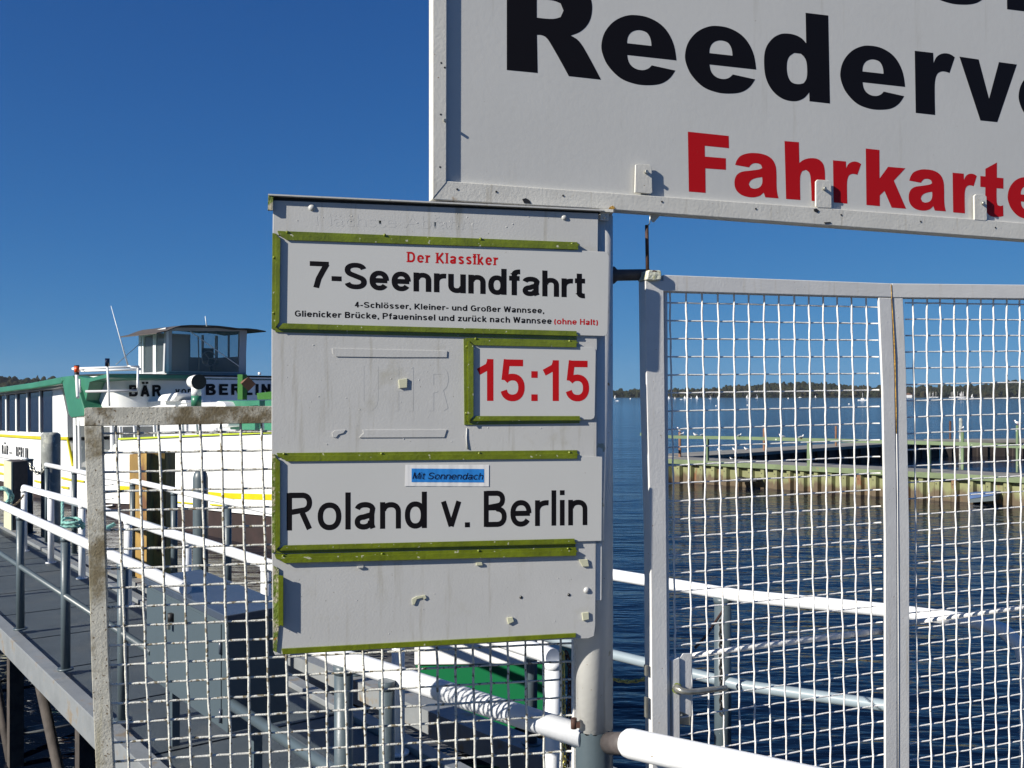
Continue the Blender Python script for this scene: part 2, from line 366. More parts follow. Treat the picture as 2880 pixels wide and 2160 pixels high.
def handrail(name, label, rails, posts, group=None, railmat='whiterail', postmat='grey'):
    b = Vector(posts[0][0]) if posts else Vector(rails[0][0][0])
    t = thing(name, label, 'handrail', b, group)
    for pts, r, m in rails:
        bm = BM(); tube(bm, pts, r, 16); mesh_obj('rail', bm, m or railmat, t)
    for lo, hi, r, m in posts:
        bm = BM(); tube(bm, [lo, hi], r, 14); mesh_obj('post', bm, m or postmat, t)
        c = BM(); tube(c, [Vector(hi) - V(0, 0, .030), Vector(hi) - V(0, 0, .016), Vector(hi) + V(0, 0, .002)], [r * 1.0, r * 1.10, r * 1.12], 14); mesh_obj('weld_bead', c, m or postmat, t)
        c = BM(); tube(c, [Vector(lo), Vector(lo) + V(0, 0, .012)], r * 1.7, 14); mesh_obj('base_ring', c, m or postmat, t)
    return t
def bend(p, q, r, k=5):               # rounded corner: rail end q-direction down
    return [p + (q - p) * 0]
# near rail (left edge of the gangway)
def ap(z, h=DK + .03): return A_at(z, h) - AN * .0
zs = [7.6, 6.48, 5.46, 8.9, 10.3, 11.8, 13.3]
handrail('near_handrail', 'white handrail with grey posts along the left gangway edge, ending at the grey box',
         [([A_at(14, RA), A_at(4.66, RA)], .031, None), ([A_at(14, RM), A_at(5.05, RM)], .020, 'grey')],
         [(ap(z), A_at(z, RA - .02), .030, None) for z in zs])
pe = W(1645, 2072, 2.765)
handrail('near_handrail', 'thick white handrail bending from the grey box towards the round pole, under the departure board',
         [([A_at(3.8, RA), A_at(3.55, RA), A_at(3.43, RA), A_at(3.43, RA) + (pe - A_at(3.43, RA)) * .12, pe], .034, None),
          ([A_at(4.2, RM), A_at(3.43, RM), V(pe.x, pe.y, RM)], .024, 'grey')],
         [(ap(3.40), A_at(3.40, RA - .02), .033, None), (W(1088, 2500, 3.2) * 1, W(1088, 1915, 3.2), .026, None)])
# middle rail
EH = CZ - 1.09
def E_at(u, v): return GZ(u, v, EH)
ep = [E_at(68, 1371), E_at(240, 1418), E_at(446, 1491), E_at(558, 1522), E_at(764, 1590), E_at(1120, 1706), E_at(1530, 1838)]
ez = [E_at(68, 1371), E_at(143, 1390), E_at(231, 1416), E_at(360, 1460), E_at(526, 1512), E_at(748, 1586), E_at(1120, 1706), E_at(1555, 1848)]
handrail('middle_handrail', 'white handrail with white posts along the far gangway edge, left end bent down',
         [([ez[0] + V(0, 0, -.05), ez[0] + V(.0, -.01, -.02)] + ep[0:1] + ep[1:] + [ez[-1]], .036, None)],
         [(V(p.x, p.y, DK), p - V(0, 0, .02), .034, 'whiterail') for p in ez])
# outer rail: behind, from the mooring pile to the bend on the right
def D_at(u, v): return GZ(u, v, RA)
dl = [D_at(130, 1307), D_at(288, 1340), D_at(385, 1355), D_at(551, 1393), D_at(665, 1416), D_at(764, 1438), D_at(1250, 1530), D_at(1725, 1617), D_at(2080, 1676), D_at(2490, 1716), D_at(2660, 1737)]
dend = dl[-1]; dlow = [V(p.x, p.y, RM) for p in dl]
dposts = [D_at(133, 1308), D_at(209, 1323), D_at(374, 1354), D_at(490, 1379), D_at(641, 1411), D_at(1000, 1483), D_at(1495, 1575), D_at(2033, 1668)]
curve = [dend + V(.10, -.05, -.005), dend + V(.19, -.09, -.03), dend + V(.25, -.12, -.09), dend + V(.27, -.13, -.18), dend + V(.27, -.13, -1.3)]
handrail('outer_handrail', 'long white outer handrail over the water, curving down behind the right mesh gate',
         [(dl + curve, .030, None), (dlow[:-1] + [dlow[-1] + V(-.15, .05, 0)], .026, 'shaderail')],
         [(V(p.x, p.y, .9), p - V(0, 0, .02), .040 if i == 7 else .032, None) for i, p in enumerate(dposts)])
d2 = [D_at(-160, 1256), D_at(0, 1281), D_at(78, 1295)]
handrail('outer_handrail', 'short white handrail at the far left ending beside the cream bollard box',
         [(d2, .034, None)], [(V(d2[2].x, d2[2].y, .9), d2[2] + V(0, 0, .02), .07, 'grey'), (V(d2[0].x, d2[0].y, .9), d2[0], .05, 'grey')])
bm = BM()
pl = [d2[0]] + dl
for a, b in zip(pl, pl[1:]):
    a2, b2 = V(a.x, a.y, .9), V(b.x, b.y, .9); q = (b2 - a2).cross(UP).normalized() * .09
    prism(bm, [a2 - q, b2 - q, b2 + q, a2 + q], V(0, 0, -.16))
ob = mesh_obj('fender_walkway_beam', bm, 'kerb'); kind(ob, 'structure')
for p in dposts + [d2[0], d2[2]]:
    bm = BM(); tube(bm, [V(p.x, p.y, -6), V(p.x, p.y, .74)], .09, 12); mesh_obj('support_pile', bm, 'rust', ob)
# near right thick rail
a = W(1772, 2091, 2.585); b = W(2210, 2186, 2.36); c = a + (b - a) * 3.2
t = thing('thick_handrail', 'thick white tube handrail starting at the round pole and running to the lower right', 'handrail', V(c.x, c.y, DK))
bm = BM(); dr = (b - a).normalized(); tube(bm, [a - dr * .028, a - dr * .024, a - dr * .012, a + dr * .004, b, c], [.012, .026, .036, .0395, .0395, .0395], 24); mesh_obj('rail', bm, 'whiterail', t)
bm = BM(); tube(bm, [W(1715, 2090, 2.70), a], .030, 14); mesh_obj('connector', bm, 'armshade', t)
bm = BM(); tube(bm, [V(c.x, c.y, DK), c], .035, 14); mesh_obj('post', bm, 'grey', t)
bm = BM(); q = a + (b - a) * 1.9; tube(bm, [V(q.x, q.y, DK), q], .035, 14); mesh_obj('post', bm, 'grey', t)

# storage box on the near rail
N0 = W(640, 1737, 4.22); L0 = W(412, 1641, 5.1); zt = (N0.z + L0.z) / 2; zb = zt - .49
N0.z = L0.z = zt; pv = V(AN.x, AN.y, 0) * .28; ld = (L0 - N0).normalized()
t = thing('storage_box', 'grey sheet metal storage box with padlock and lid, set into the near handrail', 'box', V(N0.x, N0.y, zb))
bm = BM(); prism(bm, [N0, L0, L0 + pv, N0 + pv], V(0, 0, zb - zt)); mesh_obj('body', bm, 'box', t, bevel=.004)
bm = BM(); e = ld * .012; g = pv.normalized() * .012
prism(bm, [N0 - e - g + V(0, 0, .022), L0 + e - g + V(0, 0, .022), L0 + e + pv + g + V(0, 0, .03), N0 - e + pv + g + V(0, 0, .03)], V(0, 0, -.035)); mesh_obj('lid', bm, 'boxlid', t, bevel=.004)
hc = N0 + (L0 - N0) * .62 + V(0, 0, -.12) - g * 1.2
bm = BM(); tube(bm, [hc + V(0, 0, .03), hc + V(0, 0, -.01)], .016, 8); hs = mesh_obj('hasp', bm, 'dark', t)
bm = BM(); box(bm, hc - g + V(.0, 0, -.03), ld * .014, pv.normalized() * .006, V(0, 0, .016)); mesh_obj('padlock', bm, 'steel', t)
dq = [N0 + (L0 - N0) * .06 + V(0, 0, -.03), N0 + (L0 - N0) * .94 + V(0, 0, -.03)]
bm = BM(); prism(bm, [dq[0] - g * .05, dq[1] - g * .05, dq[1] - g * .05 + V(0, 0, -.43), dq[0] - g * .05 + V(0, 0, -.43)], -g * .35); mesh_obj('door', bm, 'box', t, bevel=.001)
for k in (.10, .40):
    bm = BM(); q = dq[0] - g * .5 + V(0, 0, -k); tube(bm, [q + V(0, 0, .03), q - V(0, 0, .03)], .008, 8); mesh_obj('hinge', bm, 'boxlid', t)
for k in (.02, .98):
    for z_ in (0,):
        q = N0 + (L0 - N0) * k + pv * .5; bm = BM(); box(bm, V(q.x, q.y, (zb + DK) / 2), ld * .02, pv.normalized() * .02, V(0, 0, (zb - DK) / 2)); mesh_obj('leg', bm, 'grey', t)

# ================================================================ MOORING THINGS
def corrug(bm, A, B, z0, z1, n, depth, thick=.012):
    d = (B - A); L_ = d.length; d = d / L_; nn = V(d.y, -d.x, 0)
    pts = []
    for i in range(n):
        s = L_ * i / n; w_ = L_ / n
        for f, o in ((0, 0), (.38, 0), (.5, depth), (.88, depth)): pts.append(A + d * (s + f * w_) - nn * o)
    pts.append(B)
    for p, q in zip(pts, pts[1:]): prism(bm, [V(p.x, p.y, z0), V(q.x, q.y, z0), V(q.x, q.y, z1), V(p.x, p.y, z1)], -nn * thick)
zc = 10.5
t = thing('sheet_pile_dolphin', 'rusty yellow and brown sheet pile dolphin standing behind the left mesh gate', 'mooring pile', V(-3.9, zc, 0))
tp = [W(364, 1278, zc), W(412, 1275, zc - .12), W(432, 1276, zc + .1), W(463, 1272, zc + .14)]
for p, q in zip(tp, tp[1:]):
    bm = BM(); pp = V(p.x, p.y, -5); qq = V(q.x, q.y, -5); prism(bm, [pp, qq, q, p], V(-.3, 1, 0).normalized() * .03); mesh_obj('steel_sheet', bm, 'sheetpile', t)
bm = BM(); prism(bm, [tp[0] + V(0, .03, 0), tp[3] + V(0, .03, 0), tp[3] + V(0, .34, 0), tp[0] + V(0, .34, 0)], V(0, 0, -7)); mesh_obj('rear_sheet', bm, 'sheetpile', t)
p = W(143, 1225, 14); bm = BM(); tube(bm, [V(p.x, p.y, -6), p, p + V(0, 0, .02), p + V(0, 0, .045)], [.13, .13, .125, .09], 24)
tag(mesh_obj('mooring_pile', bm, 'concrete', base=V(p.x, p.y, 0)), 'thick round grey mooring pile with a pale weathered top, in front of the ship', 'mooring pile')
p = W(564, 1345, 14.5); bm = BM(); tube(bm, [V(p.x, p.y, -6), p, p + V(0, 0, .07), p + V(0, 0, .12), p + V(0, 0, .14)], [.11, .11, .095, .06, .02], 24)  # solid added in place of a pile's cast shadow on the hull
tag(mesh_obj('mooring_pile', bm, 'grey', base=V(p.x, p.y, 0)), 'slate grey round-topped stand-in for the shadow of a mooring pile on the white hull', 'mooring pile')
t = thing('bollard_box', 'square bollard post with one cream face and dark timber face at the left edge', 'bollard', V(*GZ(40, 1600, 1.0)[:2], 1.0))
bz = 13.2; p0 = W(37, 1299, bz); p1 = W(16, 1296, bz + .35); p2 = W(78, 1297, bz + .25)
dv = (p2 - p0); dv.z = 0; dw = (p1 - p0); dw.z = 0
bm = BM(); prism(bm, [p0, p0 + dv, p0 + dv + dw, p0 + dw], V(0, 0, -2.3)); mesh_obj('timber', bm, 'bollarddark', t, bevel=.01)
bm = BM(); n2 = V(-dw.y, dw.x, 0).normalized(); n2 = n2 if n2.y < 0 else -n2
prism(bm, [p0 + n2 * .004, p0 + dw + n2 * .004, p0 + dw + n2 * .004 + V(0, 0, -2.3), p0 + n2 * .004 + V(0, 0, -2.3)], n2 * .02); mesh_obj('painted_face', bm, 'cream', t)
def rope(name, label, pts, r, m, sag=0., twist=True):
    bm = BM(); P0, P1 = pts[0], pts[-1]; n = 26; path = []
    if len(pts) == 2:
        for i in range(n + 1):
            t_ = i / n; path.append(P0.lerp(P1, t_) - V(0, 0, sag * 4 * t_ * (1 - t_)))
    else: path = pts
    if twist:
        for k in range(3):
            hel = []
            L_ = sum((b_ - a_).length for a_, b_ in zip(path, path[1:])); m_ = max(12, int(L_ / (r * 1.6)))
            for i in range(m_ + 1):
                x = i / m_ * (len(path) - 1); j = min(int(x), len(path) - 2); p_ = path[j].lerp(path[j + 1], x - j); tg = (path[j + 1] - path[j]).normalized()
                a_ = tg.orthogonal().normalized(); b_ = tg.cross(a_); an = i * 1.0 + k * 2.094; hel.append(p_ + (a_ * math.cos(an) + b_ * math.sin(an)) * r * .5)
            tube(bm, hel, r * .55, 5)
    else: tube(bm, path, r, 8)
    return tag(mesh_obj(name, bm, m, base=path[0]), label, name.replace('_', ' '))
coil = []
pc = W(204, 1480, 9.0)
for i in range(70):
    a_ = i * .42; rr = .085 + .02 * math.sin(i * .9); coil.append(pc + V(math.cos(a_) * rr, math.sin(a_) * rr * .8, -.02 + .012 * math.sin(a_ * .5) + .0012 * i))
rope('mooring_rope', 'coiled pale teal mooring rope on the beam left of the mesh gate', coil, .014, 'rope')
rope('mooring_rope', 'pale teal rope hanging straight down behind the middle handrail', [W(176, 1412, 9.4), W(176, 1475, 9.2)], .016, 'rope', 0)
coil = []
pc = W(6, 1398, 11.2)
for i in range(60):
    a_ = i * .4; coil.append(pc + V(math.cos(a_) * .10, .05 * math.sin(a_ * .3), math.sin(a_) * .10 + .01 * math.sin(i)))
rope('mooring_rope', 'round bundle of teal rope at the left edge beside the cream bollard', coil, .018, 'rope')
rope('tan_rope', 'thin tan rope slanting from the bollard to the bent end of the middle handrail', [W(20, 1422, 11), W(66, 1392, 11.4)], .012, 'tan', .05)
rope('teal_rope', 'end of a teal rope lying on a timber behind the mesh gate', [W(296, 1488, 8.6), W(322, 1474, 8.7)], .02, 'rope', 0)

def chain(name, label, pts, r, m, link=.03, loop=None):
    """real interlocking links along a polyline"""
    bm = BM(); L_ = [0]
    for a_, b_ in zip(pts, pts[1:]): L_.append(L_[-1] + (b_ - a_).length)
    n = max(2, int(L_[-1] / (link * .72)))
    for i in range(n):
        s = L_[-1] * (i + .5) / n; j = max(k for k in range(len(L_) - 1) if L_[k] <= s); p_ = pts[j].lerp(pts[j + 1], (s - L_[j]) / (L_[j + 1] - L_[j]))
        t_ = (pts[j + 1] - pts[j]).normalized(); a_ = t_.orthogonal().normalized(); a_ = (a_ if i % 2 else t_.cross(a_))
        ring = [p_ + t_ * math.cos(k * math.pi / 4) * link * .5 + a_ * math.sin(k * math.pi / 4) * link * .28 for k in range(8)]; ring.append(ring[0]); ring.append(ring[1])
        tube(bm, ring, r, 5, cap=False)
    return tag(mesh_obj(name, bm, m, base=pts[0]), label, 'chain')
def sagp(a_, b_, sag, n=14): return [a_.lerp(b_, i / n) - V(0, 0, sag * 4 * (i / n) * (1 - i / n)) for i in range(n + 1)]
chain('brass_chain', 'brass chain hanging in a shallow curve across the water between pole and gate', sagp(W(1722, 1909, 3.1), W(1830, 1903, 3.1), .012), .0032, 'brass', .018)
chain('yellow_chain', 'yellowish chain hanging straight down left of the round pole', [W(1582, 1832, 2.95), W(1584, 1930, 2.95), W(1588, 2160, 2.95), W(1590, 2230, 2.95)], .0028, 'brass', .022)
chain('rusty_chain', 'dark rusty chain beside the yellow chain left of the pole', [W(1592, 1832, 2.97), W(1603, 1880, 2.97), W(1600, 2010, 2.97), W(1596, 2160, 2.97)], .003, 'rust', .022)
chain('white_chain', 'thin pale chain sagging between two handrail ends at the far left', sagp(W(83, 1303, 13.2), W(130, 1311, 13.0), .11), .012, 'steel', .08)
chain('gate_chain', 'small rusty chain slanting from the gate lock up to the grey post', [W(1955, 1822, 3.0), W(1985, 1790, 3.2), W(2035, 1715, 3.9)], .0016, 'rust', .014)
chain('hanging_chain', 'dark chain hanging down along the grey post behind the gate', [W(2029, 1745, 4.4), W(2030, 2010, 4.4)], .005, 'dark', .034)

# small moored boat behind the board: white top strake, green hull
t = thing('moored_boat', 'low boat with white topside and green hull seen through the mesh under the board', 'boat', V(-1.6, 8.2, 0))
BP = Plane((-.9, 8.0), (.98, -.2))
bm = BM(); prism(bm, [BP.P(1165, 1790), BP.P(1550, 1785), BP.P(1552, 1866), BP.P(1165, 1871)], -BP.n3 * 1.3); mesh_obj('topside', bm, 'shipwhite', t, bevel=.01)
bm = BM(); prism(bm, [BP.P(1168, 1872, -.02), BP.P(1552, 1867, -.02), BP.P(1548, 1990, -.02), BP.P(1400, 2075, -.02), BP.P(1290, 2080, -.02)], -BP.n3 * 1.25); mesh_obj('hull', bm, 'hullgreen', t)

# ================================================================ LETTERING
def arc(cx, cy, rx, ry, a0, a1, n=14, e=2.25):
    out = []
    for i in range(n + 1):
        a_ = math.radians(a0 + (a1 - a0) * i / n); c_, s_ = math.cos(a_), math.sin(a_)
        out.append((cx + rx * math.copysign(abs(c_) ** (2 / e), c_), cy + ry * math.copysign(abs(s_) ** (2 / e), s_)))
    return out
def glyph(ch, w):
    """centre lines of a plain grotesque: cap height 1; returns (strokes, width)"""
    h = w / 2; X = .725; k = X - h
    if ch == 'l': return [[(h, 0), (h, 1)]], w
    if ch == 'i': return [[(h, 0), (h, X)], [(h, 1 - w * .95), (h, 1)]], w
    if ch == '.': return [[(h, 0), (h, w * .95)]], w
    if ch == ':': return [[(h, 0), (h, w * 1.0)], [(h, X - w), (h, X)]], w
    if ch == '-': return [[(0, .37), (.32, .37)]], .32
    if ch == 'n': W_ = .59; return [[(h, 0), (h, X)], arc(W_ / 2 + .01, k - .2, W_ / 2 - h - .01, .2, 170, 0) + [(W_ - h, 0)]], W_
    if ch == 'h': W_ = .59; return [[(h, 0), (h, 1)], arc(W_ / 2 + .01, k - .2, W_ / 2 - h - .01, .2, 170, 0) + [(W_ - h, 0)]], W_
    if ch == 'u': W_ = .59; return [[(W_ - h, 0), (W_ - h, X)], [(h, X)] + arc(W_ / 2 - .01, h + .2, W_ / 2 - h - .01, .2, 180, 350)], W_
    if ch == 'r': return [[(h, 0), (h, X)], arc(.36, k - .24, .36 - h, .24, 175, 82)], .39
    if ch == 'o': return [arc(.325, X / 2, .325 - h, X / 2 - h * .85, 0, 360, 30)], .65
    if ch == 'd': W_ = .63; return [[(W_ - h, 0), (W_ - h, 1)], arc(.30, X / 2, .30 - h, X / 2 - h * .85, 0, 360, 30)], W_
    if ch == 'e': return [[(h, X * .5), (.63 - h * .6, X * .5)], arc(.315, X / 2, .315 - h, X / 2 - h * .85, 0, 325, 28)], .63
    if ch == 'a': return [arc(.29, X * .70, .24 - h * .3, X * .30 - h * .85, 168, 15, 10) + [(.52 - h * .6, X * .55), (.52 - h * .6, .12), (.54 - h * .4, h * .3)],
                          [(.52 - h * .6, X * .54), (.36, X * .50)] + arc(.25, X * .27, .25 - h, X * .27 - h * .85, 90, 290, 12) + [(.42, X * .16), (.52 - h, X * .30)]], .60
    if ch == 'f': return [[(.15 + h * .3, 0), (.15 + h * .3, .80)] + arc(.36, .80, .21 - h * .3, .2 - h, 180, 85, 8), [(0, X - h * .8), (.36, X - h * .8)]], .38
    if ch == 't': return [[(.13 + h * .3, .93), (.13 + h * .3, .17)] + arc(.31, .17, .18 - h * .3, .17 - h * .8, 180, 285, 8), [(0, X - h * .8), (.36, X - h * .8)]], .38
    if ch == 'v': return [[(h * .9, X), (.29, h * .5)], [(.58 - h * .9, X), (.29, h * .5)]], .58
    if ch == 'S': return [arc(.36, .725, .36 - h * 1.1, .275 - h * .95, 12, 235, 16) + arc(.36, .275, .36 - h, .275 - h * .95, 62, -168, 16)], .72
    if ch == '7': return [[(0, 1 - h), (.60, 1 - h)], [(.60 - h * .7, 1 - h), (.40, .62), (.28, .35), (.20, 0)]], .60
    if ch == '1': return [[(.38 - h, 0), (.38 - h, 1)], [(.38 - h, .95), (.26, .83), (.0, .69)]], .38
    if ch == '5': return [[(.58, 1 - h), (.15, 1 - h)], [(.17, 1), (.08 + h * .4, .50)], arc(.31, .325, .31 - h, .325 - h * .9, 143, -165, 22)], .62
    if ch == 'R': return [[(h, 0), (h, 1)], [(h, 1 - h * .9), (.40, 1 - h * .9)] + arc(.42, .735, .27 - h, .265 - h * .9, 85, -85, 12) + [(h, .47 + h * .1)], [(.42, .47), (.69 - h, h * .42)]], .73
    if ch == 'B': return [[(h, 0), (h, 1)], [(h, 1 - h * .9), (.36, 1 - h * .9)] + arc(.38, .76, .25 - h, .24 - h * .9, 85, -85, 10) + [(h, .53)],
                          [(h, .53), (.38, .53)] + arc(.39, .28, .29 - h, .28 - h * .9, 85, -85, 10) + [(h, h * .9)]], .68
    if ch == 'E': return [[(h, 0), (h, 1)], [(0, h), (.62, h)], [(0, .52), (.56, .52)], [(0, 1 - h), (.62, 1 - h)]], .62
    if ch == 'L': return [[(h, 0), (h, 1)], [(0, h), (.56, h)]], .56
    if ch == 'I': return [[(h, 0), (h, 1)]], w
    if ch == 'N': return [[(h, 0), (h, 1)], [(.66 - h, 0), (.66 - h, 1)], [(h, 1 - h), (.66 - h, h)]], .66
    if ch == 'Ä' or ch == 'A':
        s = [[(h * .9, 0), (.35, 1 - h * .3)], [(.70 - h * .9, 0), (.35, 1 - h * .3)], [(.16, .28), (.54, .28)]]
        if ch == 'Ä': s += [[(.20, 1.10), (.20, 1.10 + w * .8)], [(.50, 1.10), (.50, 1.10 + w * .8)]]
        return s, .70
    if ch == 'M': return [[(h, 0), (h, 1)], [(.80 - h, 0), (.80 - h, 1)], [(h, 1), (.40, .1)], [(.80 - h, 1), (.40, .1)]], .80
    if ch == 'c': return [arc(.30, X / 2, .30 - h, X / 2 - h * .85, 40, 320, 22)], .56
    if ch == ',': return [[(h, -.12), (h, w * .95)]], w
    if ch == 's': return [arc(.28, .53, .27 - h, .195 - h * .8, 15, 240, 10) + arc(.27, .20, .27 - h, .20 - h * .8, 60, -165, 10)], .55
    if ch == 'k': return [[(h, 0), (h, 1)], [(h, .22), (.52 - h * .4, X)], [(.22, .38), (.56 - h * .4, 0)]], .56
    if ch == 'K': return [[(h, 0), (h, 1)], [(h, .30), (.68 - h * .5, 1)], [(.26, .52), (.72 - h * .5, 0)]], .72
    if ch == 'P': return [[(h, 0), (h, 1)], [(h, 1 - h * .9), (.40, 1 - h * .9)] + arc(.42, .71, .26 - h, .29 - h * .9, 85, -85, 12) + [(h, .42 + h * .1)]], .68
    if ch == 'D': return [[(h, 0), (h, 1)], [(h, 1 - h * .9), (.32, 1 - h * .9)] + arc(.34, .5, .38 - h, .5 - h * .9, 85, -85, 14) + [(h, h * .9)]], .72
    if ch == 'G': return [arc(.39, .5, .39 - h, .5 - h * .9, 48, 345, 22), [(.74 - h, .08), (.74 - h, .48), (.42, .48)]], .76
    if ch == 'W': return [[(h * .8, 1), (.25, h * .3)], [(.47, 1 - h * .3), (.25, h * .3)], [(.47, 1 - h * .3), (.69, h * .3)], [(.94 - h * .8, 1), (.69, h * .3)]], .94
    if ch == 'z': return [[(.02, X - h), (.50, X - h)], [(.50 - h, X - h), (.06 + h * .5, h)], [(0, h), (.52, h)]], .52
    if ch == '(': return [arc(.42, .38, .42 - h, .66, 135, 225, 10, 2)], .26
    if ch == ')': return [arc(-.16, .38, .42 - h, .66, 45, -45, 10, 2)], .26
    if ch == '4': return [[(.44 - h, 0), (.44 - h, 1)], [(.42 - h, .96), (.06, .30), (.56, .30)]], .56
    if ch == 'p': return [[(h, -.28), (h, X)], arc(.33, X / 2, .30 - h, X / 2 - h * .85, 0, 360, 24)], .63
    if ch in 'öü':
        st, wd = glyph({'ö': 'o', 'ü': 'u'}[ch], w); return st + [[(wd * .27, .84), (wd * .27, .84 + w * .9)], [(wd * .73, .84), (wd * .73, .84 + w * .9)]], wd
    if ch == 'ß': return [[(h, 0), (h, .76)] + arc(.28, .76, .28 - h, .24 - h, 180, 0, 10) + [(.46, .60), (.36, .52), (.52 - h * .3, .36)] + arc(.34, .22, .28 - h, .22 - h * .9, 20, -110, 8)], .60
    if ch == 'X': return [[(h, 0), (.62 - h, 1)], [(h, 1), (.62 - h, 0)]], .62
    if ch == 'T': return [[(.3, 0), (.3, 1)], [(0, 1 - h), (.6, 1 - h)]], .60
    if ch == 'U': return [[(h, 1)] + arc(.33, .30, .33 - h, .30 - h, 180, 360) + [(.66 - h, 1)]], .66
    if ch == 'H': return [[(h, 0), (h, 1)], [(.68 - h, 0), (.68 - h, 1)], [(h, .52), (.68 - h, .52)]], .68
    return [], .28
def ribbon(pts, w):
    P2 = [Vector(p) for p in pts]; L_, R_ = [], []
    closed = (P2[0] - P2[-1]).length < 1e-4 and len(P2) > 3
    for i, p in enumerate(P2):
        a_ = P2[i - 1] if i else (P2[-2] if closed else None); b_ = P2[i + 1] if i < len(P2) - 1 else (P2[1] if closed else None)
        d1 = (p - a_).normalized() if a_ is not None else (b_ - p).normalized(); d2_ = (b_ - p).normalized() if b_ is not None else d1
        t_ = (d1 + d2_); t_ = t_.normalized() if t_.length > 1e-6 else d1; n_ = Vector((-t_.y, t_.x)); k = min(1.6, 1 / max(.3, n_.dot(Vector((-d1.y, d1.x)))))
        L_.append(p + n_ * w / 2 * k); R_.append(p - n_ * w / 2 * k)
    return L_, R_
def qmap(P, q, off, y_at=1.0):
    """photo corners of baseline and cap line -> mapping of the unit square"""
    bl, br, tl, tr = [P.P(*c, off) for c in q]
    return lambda x, y: (bl * (1 - x) + br * x) * (1 - y) + (tl * (1 - x) + tr * x) * y
def text_strokes(name, s, P, q, off, w, m, parent, track=.10, space=.33, serif=False):
    x = 0; items = []
    for ch in s:
        if ch == ' ': x += space; continue
        st, wd = glyph(ch, w)
        items += [(x, o_) for o_ in st]
        if serif:
            for o_ in st:
                if len(o_) == 2 and abs(o_[0][0] - o_[1][0]) < .01:
                    for e in o_:
                        yy = e[1] + (w * .25 if e[1] < .3 else -w * .25); items.append((x, [(e[0] - w * .95, yy), (e[0] + w * .75, yy)]))
        x += wd + track
    x -= track; f = qmap(P, q, 0); bm = BM()
    for k, (x0, st) in enumerate(items):
        L_, R_ = ribbon(st, w * (.5 if serif and len(st) == 2 and abs(st[0][1] - st[1][1]) < .001 else 1)); o_ = off + .00003 * (k % 7); nn = P.n3 * o_
        lv = [bm.verts.new(f((x0 + p.x) / x, p.y) + nn) for p in L_]; rv = [bm.verts.new(f((x0 + p.x) / x, p.y) + nn) for p in R_]
        for i in range(len(lv) - 1):
            try: bm.faces.new((rv[i], rv[i + 1], lv[i + 1], lv[i]))
            except ValueError: pass
    return mesh_obj(name, bm, m, parent, norm=False)
def text_font(name, s, P, q, off, m, parent, bold=.0, shear=0., extrude=0.):
    c = bpy.data.curves.new('tmp', 'FONT'); c.body = 'H'; o = bpy.data.objects.new('tmp', c); COL.objects.link(o)
    c.offset = bold; c.shear = shear
    def grab():
        bpy.context.view_layer.update(); dg = bpy.context.evaluated_depsgraph_get()
        return bpy.data.meshes.new_from_object(o.evaluated_get(dg))
    mh = grab(); cap = max(v.co.y for v in mh.vertices); c.body = s; me = grab(); bpy.data.objects.remove(o)
    xs = [v.co.x for v in me.vertices]; x0, x1 = min(xs), max(xs); f = qmap(P, q, 0)
    bm = BM(); bm.from_mesh(me); bpy.data.meshes.remove(me); bpy.data.meshes.remove(mh)
    for v in bm.verts: v.co = f((v.co.x - x0) / (x1 - x0), v.co.y / cap) + P.n3 * off
    if extrude:
        r = bmesh.ops.extrude_face_region(bm, geom=list(bm.faces)); bmesh.ops.translate(bm, verts=[g for g in r['geom'] if isinstance(g, bmesh.types.BMVert)], vec=P.n3 * extrude)
        return mesh_obj(name, bm, m, parent)
    return mesh_obj(name, bm, m, parent, norm=False)
# heavy sign letters: outlines traced in a local pixel frame: (points, holes, x0, base line (x, y, slope))
def smooth(poly, sub=5):
    n = len(poly); P2 = [Vector(p) for p in poly]; cor = []
    for i in range(n):
        a_ = (P2[i] - P2[i - 1]); b_ = (P2[(i + 1) % n] - P2[i]); cor.append(a_.angle(b_, 0) > math.radians(42))
    out = []
    for i in range(n):
        p1, p2 = P2[i], P2[(i + 1) % n]
        if cor[i] and cor[(i + 1) % n]: out.append(p1); continue
        L_ = (p2 - p1).length; p0, p3 = P2[i - 1], P2[(i + 2) % n]
        m1 = (p2 - p0).normalized() * L_ if not cor[i] else None; m2 = (p3 - p1).normalized() * L_ if not cor[(i + 1) % n] else None
        if m1 is None: m1 = (p2 - p1) * 1.5 - m2 * .5
        if m2 is None: m2 = (p2 - p1) * 1.5 - m1 * .5
        for k in range(sub):
            t_ = k / sub; a2 = t_ * t_; a3 = a2 * t_
            out.append(p1 * (2 * a3 - 3 * a2 + 1) + m1 * (a3 - 2 * a2 + t_) + p2 * (-2 * a3 + 3 * a2) + m2 * (a3 - a2))
    return out
